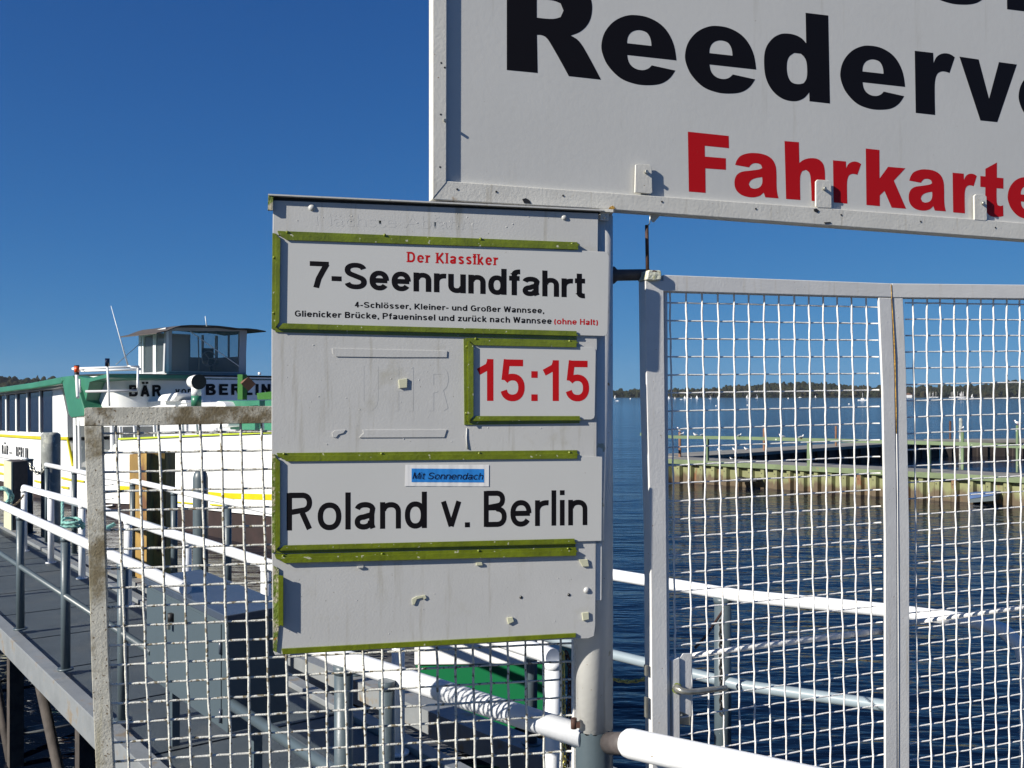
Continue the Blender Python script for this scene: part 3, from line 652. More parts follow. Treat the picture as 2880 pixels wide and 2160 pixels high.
HG = {
 'R': ([[(612, 475), (826, 494), (821, 230), (850, 231), (880, 244), (912, 284), (1042, 515), (1265, 538), (1150, 325), (1105, 264), (1055, 233), (1130, 200), (1182, 140), (1203, 60), (1195, -20), (1150, -95), (1080, -138), (980, -160), (612, -200)],
        [(820, 110), (930, 118), (985, 105), (1005, 60), (985, 10), (930, -10), (820, -20)]], (612, 475, .100)),
 'e': ([[(1268, 300), (1290, 215), (1345, 145), (1415, 105), (1490, 92), (1600, 112), (1700, 175), (1765, 280), (1790, 408), (1448, 370), (1462, 425), (1500, 462), (1550, 475), (1590, 466), (1618, 442), (1782, 478), (1740, 535), (1680, 570), (1590, 580), (1500, 570), (1400, 530), (1315, 445), (1277, 365)],
        [(1447, 288), (1616, 307), (1608, 255), (1585, 217), (1548, 200), (1510, 199), (1475, 214), (1453, 245)]], (1268, 545, .107)),
 'd': ([[(430, 415), (442, 325), (485, 260), (540, 227), (590, 222), (645, 232), (690, 255), (722, 290), (718, 78), (875, 97), (887, 708), (745, 692), (743, 630), (700, 675), (640, 692), (560, 675), (490, 620), (443, 530)],
        [(588, 455), (600, 390), (640, 357), (685, 362), (717, 400), (728, 455), (725, 530), (705, 566), (665, 573), (622, 560), (597, 520)]], (430, 659.5, .1065)),
 'r': ([[(1473, 342), (1603, 357), (1606, 428), (1625, 388), (1655, 366), (1690, 360), (1725, 368), (1755, 388), (1718, 497), (1690, 488), (1660, 487), (1633, 503), (1618, 545), (1614, 610), (1617, 788), (1480, 773)]], (1473, 773, .107)),
 'v': ([[(1785, 382), (1918, 402), (1990, 675), (2058, 420), (2182, 437), (2047, 837), (1930, 825)]], (1785, 808, .107)),
 'F': ([[(1868, 902), (2153, 932), (2155, 1017), (1986, 1000), (1987, 1075), (2133, 1087), (2134, 1167), (1990, 1157), (1992, 1327), (1875, 1318)]], (1868, 1318, .0804)),
 'a': ([[(230, 1133), (243, 1098), (268, 1070), (312, 1054), (360, 1050), (430, 1060), (482, 1088), (510, 1135), (517, 1190), (518, 1270), (522, 1325), (532, 1365), (440, 1358), (428, 1325), (395, 1350), (340, 1358), (278, 1343), (238, 1308), (225, 1260), (236, 1210), (272, 1182), (340, 1172), (400, 1163), (418, 1153), (410, 1133), (385, 1122), (350, 1125), (326, 1150)],
        [(418, 1218), (370, 1226), (338, 1242), (325, 1268), (337, 1290), (365, 1298), (400, 1288), (417, 1262)]], (225, 1340, .0804)),
 'h': ([[(572, 968), (672, 976), (675, 1120), (708, 1097), (750, 1087), (800, 1092), (835, 1118), (850, 1160), (854, 1240), (857, 1390), (760, 1383), (755, 1250), (746, 1192), (720, 1168), (695, 1177), (683, 1205), (680, 1250), (682, 1377), (583, 1370)]], (572, 1369, .0804)),
 'k': ([[(1135, 1020), (1230, 1030), (1231, 1228), (1290, 1147), (1410, 1157), (1330, 1243), (1415, 1438), (1315, 1430), (1265, 1315), (1233, 1345), (1233, 1420), (1140, 1412)]], (1135, 1412, .0804)),
 't': ([[(1965, 1162), (2045, 1118), (2045, 1223), (2090, 1227), (2090, 1300), (2043, 1297), (2044, 1390), (2050, 1413), (2068, 1420), (2088, 1415), (2090, 1490), (2040, 1497), (1998, 1488), (1972, 1455), (1965, 1390), (1965, 1290), (1930, 1287), (1930, 1212), (1965, 1215)]], (1930, 1483, .0804)),
}
def heavy(name, seq, P, off, m, parent, slope):
    """seq: (letter, left u, right u, base v at left, x height px at left in the photo, x height of the trace)"""
    out = []
    for ch, u0, u1, vb, sy in seq:
        loops, (bx, by, bs) = HG[ch]; xs = [p[0] for p in loops[0]]; x0, x1 = min(xs), max(xs); bm = BM()
        polys = []
        for lp in loops:
            pts = []
            for p in smooth(lp):
                X_ = (p.x - x0) / (x1 - x0); Y_ = (by + (p.x - bx) * bs) - p.y
                u = u0 + (u1 - u0) * X_; v = vb + (u - u0) * slope - Y_ * sy
                pts.append(P.P(u, v, 0) + P.n3 * off)
            polys.append(pts)
        flat = [p for lp in polys for p in lp]; vs = [bm.verts.new(p) for p in flat]
        for tri in tessellate_polygon(polys):
            try: bm.faces.new([vs[i] for i in tri])
            except ValueError: pass
        out.append(mesh_obj(name, bm, m, parent, norm=True))
    return out

# ================================================================ ROUND POLE
pc = W(1671.5, 1113, 2.778); R0 = .0527
t = thing('main_pole', 'thick round pole, white above and grey below, carrying the departure board', 'pole', V(pc.x, pc.y, DK))
zw = CZ - (2062 - HV) / F * 2.74
bm = BM(); tube(bm, [V(pc.x, pc.y, zw), V(pc.x, pc.y, CZ - (606 - HV) / F * 2.76)], R0, 48); mesh_obj('white_tube', bm, 'pole', t)
bm = BM(); n = 48; ra = [R0 + .0004] * 2
lo, hi = [], []
for j in range(n):
    a_ = 2 * math.pi * j / n; x, y = math.cos(a_) * (R0 + .0005), math.sin(a_) * (R0 + .0005)
    lo.append(bm.verts.new(V(pc.x + x, pc.y + y, DK))); hi.append(bm.verts.new(V(pc.x + x, pc.y + y, zw + .004 * math.sin(j * 1.7) + random.uniform(-.004, .004))))
for j in range(n):
    f = bm.faces.new((lo[j], lo[(j + 1) % n], hi[(j + 1) % n], hi[j])); f.smooth = True
mesh_obj('grey_tube', bm, 'grey', t)
bm = BM(); c = W(1614, 2034, 2.73); tube(bm, [c + V(0, 0, -.015), c + V(0, 0, .014)], .0085, 10); mesh_obj('hinge_pin', bm, 'rust', t)
bm = BM(); box(bm, c + V(.010, 0, -.004), V(.007, 0, 0), V(0, .006, 0), V(0, 0, .008)); mesh_obj('hinge_weld', bm, 'rust', t)
tp_ = W(1703, 598, 2.735)
bm = BM(); box(bm, tp_, V(.020, .004, 0), V(0, .03, 0), V(0, 0, .004)); mesh_obj('top_plate', bm, 'frame', t, bevel=.001)
bm = BM(); box(bm, tp_ + V(-.004, -.018, -.013), V(.012, .002, 0), V(0, .003, 0), V(0, 0, .012)); dome(bm, tp_ + V(-.004, -.021, -.016), V(0, -1, 0), .006, .005); mesh_obj('bracket', bm, 'frame', t)
# short arm to the gate
bm = BM(); a_ = W(1722, 774, 2.80); b_ = W(1828, 773, 2.84); tube(bm, [a_ + V(-.02, 0, 0), a_ + V(.006, 0, 0), a_ + V(.012, 0, 0), b_ - V(.03, 0, 0), b_], [.026, .025, .0165, .0165, .0165], 14); mesh_obj('arm', bm, 'armshade', t)
bm = BM(); tube(bm, [W(1819, 633, 2.80), W(1821, 760, 2.80)], .0052, 10)
tag(mesh_obj('rusty_rod', bm, 'rust', base=W(1821, 760, 2.80)), 'thin rusty vertical rod standing between the round pole and the gate corner', 'rod')
bm = BM(); tube(bm, [W(1819, 639, 2.80), W(1827, 628, 2.79), W(1829, 606, 2.78)], .0016, 5)
tag(mesh_obj('tie_wire', bm, 'steel', base=W(1819, 639, 2.80)), 'bit of pale wire tying the rusty rod to the big sign bracket', 'wire')

# ================================================================ DEPARTURE BOARD
base = BOARD.P(1220, 1840); base.z = BOARD.P(1220, 1840).z
DB = thing('departure_board', 'weathered light grey departure board with lime green holder strips bolted to the round pole', 'sign board', base)
def sheet(name, q, off, th, m, parent, bevel=.0, **k):
    bm = BM(); quad(bm, BOARD, q, off, th); return mesh_obj(name, bm, m, parent, bevel=bevel, **k)
sheet('board_sheet', [(768, 563), (1683, 600), (1680, 900), (1678, 1350), (1675, 1760), (1671, 1790), (1655, 1796), (1560, 1800), (790, 1842), (774, 1843), (768, 1830), (764, 1500), (764, 900)], 0, .012, 'board', DB, .0015)
sheet('cap_strip', [(754, 545), (1700, 589), (1700, 593), (754, 549)], .014, .03, 'board', DB)
sheet('cap_gap_shade', [(762, 549), (1690, 592), (1688, 602), (768, 565)], -.006, .01, 'dark', DB)  # dark strip paints the shade in the recess under the cap
sheet('cap_lip', [(754, 549), (768, 550), (767, 590), (753, 590)], .012, .014, 'mossgreen', DB)
sheet('back_plate', [(1640, 1530), (1692, 1528), (1691, 1688), (1640, 1690)], -.006, .006, 'pole', DB)
def strip(q_fl, q_lip, lift=.010, m='green'):
    """holder strip: flange on the board and a lip standing proud of it; both given by photo corners"""
    bm = BM(); quad(bm, BOARD, q_fl, .003, .0029); quad(bm, BOARD, q_lip, lift, .0025)
    a_, b_ = q_lip[0], q_lip[1]
    return mesh_obj('holder_strip', bm, m, DB, bevel=.0006)
def web(q, lift=.010, m='green'):
    bm = BM(); pts = [BOARD.P(*q[0], .0005), BOARD.P(*q[1], .0005), BOARD.P(*q[2], .0005), BOARD.P(*q[3], .0005)]; prism(bm, pts, BOARD.n3 * (lift - .0008))
    return mesh_obj('holder_web', bm, m, DB)
# tour plate holder
strip([(780, 649), (1624, 681), (1625, 689), (784, 660)], [(784, 659), (1626, 688), (1627, 702), (806, 675)]); web([(784, 659), (1626, 688), (1626, 692), (784, 663)])
strip([(766, 655), (777, 657), (775, 928), (764, 925)], [(776, 661), (789, 671), (786, 906), (774, 922)], .0125, 'green'); web([(776, 661), (780, 664), (778, 918), (774, 920)], .0125)
strip([(772, 921), (1622, 944), (1622, 955), (775, 934)], [(796, 909), (1622, 931), (1622, 945), (780, 923)]); web([(780, 921), (1622, 941), (1622, 945), (780, 925)])
# time plate holder
strip([(1307, 950), (1622, 957), (1622, 964), (1318, 959)], [(1318, 957), (1622, 962), (1622, 977), (1336, 971)]); web([(1318, 957), (1622, 962), (1622, 966), (1318, 961)])
strip([(1304, 952), (1317, 956), (1317, 1193), (1306, 1195)], [(1316, 960), (1332, 970), (1332, 1170), (1316, 1188)], .0125); web([(1316, 960), (1320, 962), (1320, 1186), (1316, 1186)], .0125)
strip([(1310, 1183), (1631, 1181), (1630, 1190), (1312, 1195)], [(1337, 1170), (1631, 1170), (1631, 1182), (1322, 1184)]); web([(1322, 1181), (1631, 1179), (1631, 1182), (1322, 1184)])
# ship name plate holder
strip([(778, 1274), (1624, 1266), (1624, 1278), (781, 1283)], [(783, 1281), (1624, 1276), (1624, 1290), (806, 1298)]); web([(783, 1281), (1624, 1276), (1624, 1280), (783, 1285)])
strip([(764, 1276), (776, 1279), (776, 1552), (765, 1556)], [(775, 1286), (788, 1298), (788, 1535), (775, 1548)], .0125, 'green'); web([(775, 1286), (779, 1290), (779, 1546), (775, 1546)], .0125)
sheet('flaked_edge', [(764.5, 1276), (774, 1279), (774, 1552), (765.5, 1556)], .0042, .001, 'mossgreen', DB)
strip([(772, 1545), (1618, 1527), (1618, 1538), (775, 1557)], [(800, 1534), (1616, 1515), (1618, 1528), (783, 1547)]); web([(783, 1544), (1618, 1525), (1618, 1528), (783, 1547)])
strip([(772, 1559), (1621, 1539), (1621, 1549), (776, 1571)], [(778, 1568), (1621, 1547), (1621, 1563), (800, 1584)]); web([(778, 1568), (1621, 1547), (1621, 1551), (778, 1572)])
# lower holder
strip([(768, 1615), (784, 1617), (784, 1758), (768, 1760)], [(783, 1617), (797, 1620), (797, 1762), (783, 1756)], .016, 'green'); web([(783, 1617), (787, 1618), (787, 1758), (783, 1757)], .016)
sheet('flaked_edge', [(768, 1590), (784, 1600), (784, 1758), (778, 1835), (768, 1830)], .0042, .001, 'mossgreen', DB)
sheet('bottom_strip', [(792, 1825), (1620, 1781), (1620, 1793), (795, 1841)], .006, .006, 'green', DB, .0008)
for q, r in (((877, 584), .009), ((1587, 611), .0085), ((1650, 1660), .009)):
    bm = BM(); dome(bm, BOARD.P(*q, 0), BOARD.n3, r, .0055, 12); mesh_obj('bolt_head', bm, 'board', DB)
for q in ((808, 653), (1082, 661), (1352, 672), (1609, 686), (771, 724), (770, 880), (1237, 929), (1338, 953), (1602, 960), (1313, 975), (1312, 1162), (799, 1277), (1073, 1276), (1348, 1275), (1602, 1273), (1077, 1537), (1075, 1558), (796, 1564), (1346, 1549), (1598, 1543)):
    bm = BM(); dome(bm, BOARD.P(*q, .003), BOARD.n3, .0042, .0042, 8); mesh_obj('rivet', bm, 'green', DB)
# old strips and stubs painted over
sheet('painted_over_strip', [(934, 979), (1258, 987), (1257, 1005), (1100, 1005), (945, 1003), (936, 995)], .0022, .0022, 'board', DB, .0006)
sheet('painted_over_strip', [(1020, 1209), (1257, 1208), (1250, 1230), (1010, 1231), (1022, 1218)], .0022, .0022, 'board', DB, .0006)
sheet('painted_over_strip', [(940, 1211), (972, 1209), (966, 1218), (952, 1222), (945, 1231), (936, 1229), (934, 1218)], .0022, .0022, 'board', DB, .0004)
for q in ([(1121, 1068), (1146, 1064), (1145, 1090), (1123, 1092)], [(1628, 1574), (1653, 1573), (1657, 1593), (1639, 1594)], [(1637, 1724), (1656, 1722), (1657, 1742), (1640, 1746)],
          [(1426, 1738), (1442, 1736), (1446, 1748), (1430, 1756)], [(1005, 1593), (1023, 1592), (1022, 1598), (1007, 1599)], [(1339, 1583), (1356, 1582), (1358, 1590), (1340, 1591)]):
    sheet('adhesive_stub', q, .005, .005, 'cream' if q[0][0] != 1005 else 'board', DB, .0008)
sheet('paint_blob', [(1159, 1685), (1172, 1678), (1196, 1674), (1199, 1682), (1192, 1687), (1190, 1680), (1172, 1685), (1166, 1700), (1160, 1701)], .0035, .0035, 'cream', DB)
for q in ((1465, 1680), (1600, 1673)):
    bm = BM(); c = BOARD.P(*q, .0012)
    vs = [c + BOARD.r3 * math.cos(k * .524) * .0042 + UP * math.sin(k * .524) * .0042 for k in range(12)]; prism(bm, vs, -BOARD.n3 * .001); mesh_obj('bolt_hole', bm, 'dark', DB)
    bm = BM(); dome(bm, BOARD.P(q[0] - 1, q[1] - 1, .0012), BOARD.n3, .0018, .0014, 8); mesh_obj('screw_tip', bm, 'steel', DB)
rs = random.Random(3); bm = BM()
for k in range(70):
    u, v = rs.uniform(775, 1660), rs.choice((rs.uniform(600, 640), rs.uniform(960, 1260), rs.uniform(960, 1260), rs.uniform(1600, 1810)))
    if u > 1295 and 950 < v < 1200: continue
    dome(bm, BOARD.P(u, v, 0), BOARD.n3, rs.uniform(.0006, .0019), rs.uniform(.0005, .0013), 6)
kind(mesh_obj('paint_lumps', bm, 'board', DB), 'stuff')
bm = BM(); tube(bm, [BOARD.P(1313, 1204, .001), BOARD.P(1312, 1230, .0012), BOARD.P(1315, 1262, .001)], [.0012, .0016, .0026], 6); mesh_obj('paint_run', bm, 'board', DB)
text_font('ghost_lettering', 'Nächste Abfahrt', BOARD, [(888, 634), (1342, 646), (884, 600), (1344, 612)], .0002, 'board', DB, .002, 0)
text_strokes('ghost_lettering', 'UHR', BOARD, [(1010, 1156), (1264, 1156), (1010, 1029), (1264, 1033)], .00018, .17, 'board', DB, .55)

# plates slid into the holders: things of their own
def plate(name, label, q, off, th=.0022, cat='sign plate'):
    b = BOARD.P((q[0][0] + q[2][0]) / 2, max(p[1] for p in q), off); t = thing(name, label, cat, b); bm = BM(); quad(bm, BOARD, q, off, th); mesh_obj('plate', bm, 'plate', t, bevel=.0007); return t
def rnd(a_, b_, c_, k=6): return None
t1 = plate('tour_plate', 'wide white plate with rounded right corners reading 7-Seenrundfahrt in black', [(783, 664), (1620, 704), (1700, 708), (1709, 711), (1713, 720), (1709, 934), (1706, 943), (1698, 945), (1620, 943), (780, 920)], .0055)
O = .0055 + .00012
text_strokes('red_heading', 'Der Klassiker', BOARD, [(1145, 738), (1399, 747), (1145, 709), (1399, 717)], O, .19, 'red', t1, .19, .40, True)
text_strokes('black_title', '7-Seenrundfahrt', BOARD, [(871, 809), (1645, 838.5), (871, 735), (1645, 766)], O, .185, 'black', t1, .085)
text_strokes('small_line', '4-Schlösser, Kleiner- und Großer Wannsee,', BOARD, [(998, 865), (1529, 882), (998, 849), (1529, 865.5)], O, .185, 'black', t1, .11, .34)
text_strokes('small_line', 'Glienicker Brücke, Pfaueninsel und zurück nach Wannsee', BOARD, [(829, 890.5), (1550, 911.5), (829, 873.5), (1550, 894.5)], O, .185, 'black', t1, .11, .34)
text_strokes('red_note', '(ohne Halt)', BOARD, [(1557, 912), (1680, 915), (1557, 895.5), (1680, 898.5)], O, .185, 'red', t1, .11, .34)
t2 = plate('time_plate', 'small white plate with rounded right corners showing 15:15 in red', [(1320, 965), (1640, 975), (1664, 976), (1673, 979), (1676, 988), (1673, 1168), (1671, 1176), (1663, 1180), (1600, 1180), (1320, 1180)], .0055)
text_strokes('red_time', '15:15', BOARD, [(1344, 1127.5), (1655, 1128), (1344, 1009.5), (1655, 1015)], O, .162, 'red', t2, .17)
t3 = plate('ship_name_plate', 'white plate with square corners reading Roland v. Berlin under a blue sticker', [(783, 1290), (1620, 1281), (1694, 1285), (1692, 1521), (1618, 1523), (783, 1542)], .0055)
text_strokes('black_name', 'Roland v. Berlin', BOARD, [(806, 1491.5), (1650, 1476), (806, 1386), (1650, 1377.5)], O, .146, 'black', t3, .11, .30)
bm = BM(); n = 40
for i in range(n + 1):
    x = i / n; u = 1140 + 235 * x; o_ = .0066 + .00016 * math.sin(i * 1.9) + .0002 * math.sin(i * .7); bm.verts.new(BOARD.P(u, 1307 - .0 * x, o_)); bm.verts.new(BOARD.P(u - 2 * (1 - x), 1367 + 1 * x, o_))
bm.verts.ensure_lookup_table()
for i in range(n): bm.faces.new((bm.verts[2 * i + 1], bm.verts[2 * i + 3], bm.verts[2 * i + 2], bm.verts[2 * i])).smooth = True
st = mesh_obj('sticker', bm, 'paper', t3, norm=False)
bm = BM()
for i in range(n + 1):
    x = i / n; u = 1157.5 + 204 * x; ii = (u - 1140) / 235 * n; o_ = .0069 + .00016 * math.sin(ii * 1.9) + .0002 * math.sin(ii * .7); bm.verts.new(BOARD.P(u, 1317.5 + 1.5 * x, o_)); bm.verts.new(BOARD.P(u, 1356 + 1 * x, o_))
bm.verts.ensure_lookup_table()
for i in range(n): bm.faces.new((bm.verts[2 * i + 1], bm.verts[2 * i + 3], bm.verts[2 * i + 2], bm.verts[2 * i])).smooth = True
mesh_obj('blue_banner', bm, 'blueprint', st, norm=False)
text_strokes('banner_words', 'Mit Sonnendach', BOARD, [(1159, 1346.5), (1355, 1348), (1164, 1328), (1360, 1329.5)], .0076, .105, 'black', st, .15, .32)

# ================================================================ BIG SIGN
GS = thing('company_sign', 'large white framed sign with Reederv and Fahrkarte lettering at the upper right', 'sign', SIGN.P(2400, 640))
bm = BM(); quad(bm, SIGN, [(1250, -500), (3300, -700), (3300, 700), (1250, 520)], -.012, .004); mesh_obj('panel', bm, 'signwhite', GS)
def sbar(q, off, th, m='frame', bev=.002, name='frame_bar'):
    bm = BM(); quad(bm, SIGN, q, off, th); return mesh_obj(name, bm, m, GS, bevel=bev)
sbar([(1217, -500), (1258, -497), (1257, 100), (1256, 513), (1217, 560)], 0, .045)
sbar([(1256, 509), (1700, 541), (2200, 576), (3300, 658), (3300, 705), (2200, 624), (1700, 588), (1217, 561)], -.001, .045)
for q, in (([(1788, 463), (1793, 461), (1828, 462), (1833, 468), (1835, 541), (1830, 545), (1786, 541)],), ([(2295, 510), (2300, 505), (2333, 507), (2338, 513), (2339, 585), (2300, 584), (2295, 580)],), ([(2740, 551), (2745, 546), (2770, 548), (2775, 553), (2776, 618), (2772, 621), (2741, 618)],)):
    o = sbar(q, .0, .006, 'frame', .001, 'mounting_tab')
    cx = sum(p[0] for p in q) / len(q) + 3; cy = q[0][1] + 21
    bm = BM(); c = SIGN.P(cx, cy, 0); tube(bm, [c, c + SIGN.n3 * .008], .0052, 6); mesh_obj('bolt', bm, 'steel', o)
bm = BM(); c = SIGN.P(1250, 340, -.002); tube(bm, [c, c + SIGN.n3 * .008], .004, 8); mesh_obj('nail', bm, 'steel', GS)
for q in ((1240, 322), (1241, 177), (1251, 190), (1238, 470), (1286, 532), (1396, 539), (1584, 550), (1862, 567), (2126, 587), (2366, 604), (2590, 623), (2800, 640)):
    bm = BM(); c = SIGN.P(q[0], q[1], .0003); vs = [c + SIGN.r3 * math.cos(k * .785) * .0028 + UP * math.sin(k * .785) * .0028 for k in range(8)]; prism(bm, vs, -SIGN.n3 * .001); mesh_obj('screw_hole', bm, 'dark', GS)
for q in ([(1469, 560), (1479, 557), (1488, 562), (1494, 573), (1474, 571)], [(2289, 588), (2296, 586), (2304, 592), (2300, 598), (2290, 594)], [(2318, 625), (2336, 624), (2338, 628), (2320, 629)]):
    bm = BM(); quad(bm, SIGN, q, .0004, .001); mesh_obj('rust_bite', bm, 'dark', GS)
bm = BM(); quad(bm, SIGN, [(1715, 582), (1724, 578), (1731, 586), (1724, 589), (1712, 588)], .0005, .001); mesh_obj('rust_spot', bm, 'seam', GS)
bm = BM(); q = [SIGN.P(1826, 601, -.03), SIGN.P(1859, 603, -.03), SIGN.P(1840, 625, -.03), SIGN.P(1834, 623, -.03)]; prism(bm, q, -SIGN.n3 * .004); mesh_obj('gusset', bm, 'frame', GS)
SO = -.012 + .0003
k1 = 1 / 2.458
heavy('black_letter', [('R', 1429, 1695, 193, k1), ('e', 1696, 1908, 222, k1), ('e', 1932, 2133, 246.5, k1 * .965), ('d', 2155, 2341, 268.3, k1), ('e', 2370, 2553, 293.5, k1 * .915),
                         ('r', 2580, 2693, 314.5, k1), ('v', 2706, 2868, 329, k1), ('e', 2873, 3040, 348, k1 * .84)], SIGN, SO, 'black', GS, .1065)
heavy('red_letter', [('F', 1940, 2056, 536.5, k1), ('a', 2071.5, 2196, 545.5, k1), ('h', 2212.7, 2328.5, 557, k1), ('r', 2349.4, 2428.7, 567.5, k1 * .68), ('k', 2441.8, 2555.7, 574.5, k1), ('a', 2563, 2668, 584, k1 * .93),
                       ('r', 2686.7, 2755, 595.5, k1 * .64), ('t', 2765, 2830, 603, k1), ('e', 2842, 2950, 609, k1 * .60)], SIGN, SO, 'red', GS, .0804)
heavy('black_letter', [('e', 2590, 2790, -6, k1 * .85), ('r', 2838, 2940, 22, k1 * .9)], SIGN, SO, 'black', GS, .12)

# ================================================================ MESH PANELS
def wires(P, corners, ncol, nrow, c0, c1, r0, r1, rad_v, rad_h, amp, m, parent, xl=None, xr=None, yt=None, yb=None, off=0., skip=None):
    """corners: photo positions of node (0,0), (ncol,0), (0,nrow), (ncol,nrow); a crimped plain weave"""
    tl, tr, bl, br = [P.P(*q, off) for q in corners]
    def node(i, j):
        x, y = i / ncol, j / nrow; return (tl * (1 - x) + tr * x) * (1 - y) + (bl * (1 - x) + br * x) * y
    rr = random.Random(5)
    for i in range(c0, c1 + 1):
        pts = []; js = [yt(i) if yt else r0 - .5] + [j / 2 for j in range(2 * r0, 2 * r1 + 1)] + [yb(i) if yb else r1 + .5]; wob = rr.uniform(-.001, .001); ph = rr.uniform(0, 6)
        for j in js:
            k = 0 if j != int(j) else (1 if (i + int(j)) % 2 else -.35)
            pts.append(node(i, j) + P.n3 * (amp * (k + .6)) + P.r3 * (.0005 * (1 if (i + math.floor(j)) % 2 else -1) * (1 if j == int(j) else 0) + rr.uniform(-.0006, .0006) + wob + .0012 * math.sin(j * .37 + ph)))
        bm = BM(); tube(bm, pts, [rad_v * rr.uniform(.9, 1.1) for _ in pts], 7); mesh_obj('vertical_wire', bm, m, parent, norm=False)
    for j in range(r0, r1 + 1):
        pts = []; is_ = [xl(j) if xl else c0 - .5] + [i / 2 for i in range(2 * c0, 2 * c1 + 1)] + [xr(j) if xr else c1 + .5]
        for i in is_:
            k = 0 if i != int(i) else (-1 if (int(i) + j) % 2 else .2)
            if skip and skip(i, j): continue
            pts.append(node(i, j) + P.n3 * (amp * (k - .4)) + UP * rr.uniform(-.0006, .0006))
        bm = BM(); tube(bm, pts, [rad_h * rr.uniform(.88, 1.12) for _ in pts], 7); mesh_obj('horizontal_wire', bm, m, parent, norm=False)

# left panel
LP = thing('mesh_gate', 'left mesh panel in a mossy flat steel frame behind the departure board', 'gate', LG.P(900, 2600))
LP.location.z = DK + .05
def lbar(q, name='frame_bar', m='oldframe', off=.014, th=.030, bev=.0015):
    bm = BM(); quad(bm, LG, q, off, th); return mesh_obj(name, bm, m, LP, bevel=bev)
lbar([(237, 1149), (243, 1146.5), (765, 1142), (1618, 1136), (1618, 1176), (765, 1190), (292, 1198), (237, 1198)], m='oldtop')
lbar([(237, 1198.6), (286.5, 1198.6), (296, 1560), (305, 1860), (320, 2170), (338, 2720), (290, 2720), (270, 2170), (258, 1900), (246, 1450)])
lbar([(338.5, 2660), (1610, 2500), (1610, 2560), (338.5, 2720)], off=.013)
lbar([(1612, 1177), (1619, 1177), (1621, 2560), (1613, 2560)], 'frame_stile', 'wire', .012, .02)
wires(LG, [(328, 1219), (1570, 1203), (363, 2140), (1576, 2064)], 23, 17, 0, 23, 0, 26, .0035, .0032, .0017, 'oldwire', LP,
      xl=lambda j: -.78, xr=lambda j: 23.8, yt=lambda i: -.45, yb=lambda i: 26.6)

# right gate, two leaves
RGT = thing('mesh_gate', 'tall right mesh gate of two joined frames with a lock and lever handle', 'gate', RG1.P(2200, 2600)); RGT.location.z = DK + .05
def gbar(P, q, name='frame_bar', m='gatepaint', off=.016, th=.045, bev=.002):
    bm = BM(); quad(bm, P, q, off, th); return mesh_obj(name, bm, m, RGT, bevel=bev)
gbar(RG1, [(1815, 789), (1867, 789), (1870, 1100), (1874.5, 1500), (1879, 2060), (1884, 2700), (1839, 2700), (1834, 2060), (1830, 1500), (1819, 1100)], 'lock_stile')
gbar(RG1, [(1868, 800), (1877, 800), (1888, 2700), (1880, 2700)], 'inner_strip', off=.006, th=.02, bev=.0008)
gbar(RG1, [(1866, 773), (2508, 797), (2508, 836), (1866, 819)])
gbar(RG1, [(2472, 837), (2507, 838), (2516, 1050), (2523, 1500), (2523, 2160), (2520, 2600), (2487, 2600), (2490.5, 2160), (2490, 1500), (2483, 1100)], 'fold_stile', th=.009)
gbar(RG2, [(2509, 797), (3100, 803), (3100, 842), (2509, 837)])
gbar(RG2, [(2508.5, 838), (2540, 838), (2549, 1050), (2558, 1500), (2558, 2160), (2554, 2600), (2522, 2600), (2524.5, 2160), (2524.5, 1500), (2517.5, 1050)], 'fold_stile', off=.0145, th=.009)
gbar(RG1, [(1886, 2640), (2520, 2480), (2520, 2530), (1886, 2700)], off=.014); gbar(RG2, [(2555, 2470), (3100, 2380), (3100, 2430), (2555, 2520)], off=.014)
sm = [(2503, 800), (2505, 838), (2511, 930), (2514, 1000), (2516, 1080), (2518, 1150), (2519, 1220), (2522, 1400), (2523, 1600), (2524, 1800), (2524, 2160)]
bm = BM(); tube(bm, [RG1.P(u_ + 2.5, v_, .0150) for u_, v_ in sm[:7]], [.0018, .0018, .0018, .0026, .0022, .0020, .0016], 6); mesh_obj('rusty_seam', bm, 'seam', RGT)
bm = BM(); tube(bm, [RG1.P(u_ + 2.5, v_, .0148) for u_, v_ in sm[6:]], [.0018, .0016, .002, .002, .0018], 6); mesh_obj('weld_seam', bm, 'gatepaint', RGT)
wires(RG1, [(1929.5, 852), (2435, 863), (1948, 2063), (2452.5, 1987)], 12, 24, -1, 12, 0, 36, .0028, .0024, .0014, 'wire', RGT,
      xl=lambda j: -1.35 if not 19 <= j <= 23 else -.6, xr=lambda j: 12.85, yt=lambda i: -.75, yb=lambda i: 36.5)
wires(RG2, [(2567.5, 852), (2867, 856), (2581, 2134), (2872, 2084)], 8, 28, 0, 16, 0, 36, .0028, .0024, .0014, 'wire', RGT,
      xl=lambda j: -.55, xr=lambda j: 16.5, yt=lambda i: -.6, yb=lambda i: 36.5)
bm = BM(); tube(bm, [RG1.P(1888, 1852, -.015), RG1.P(2100, 1821, -.015), RG1.P(2492, 1772, -.015)], .0095, 12); mesh_obj('brace_rod', bm, 'wire', RGT)
bm = BM(); tube(bm, [RG2.P(2555, 1752, -.015), RG2.P(2880, 1708, -.015), RG2.P(3100, 1680, -.015)], .0085, 12); mesh_obj('brace_rod', bm, 'wire', RGT)
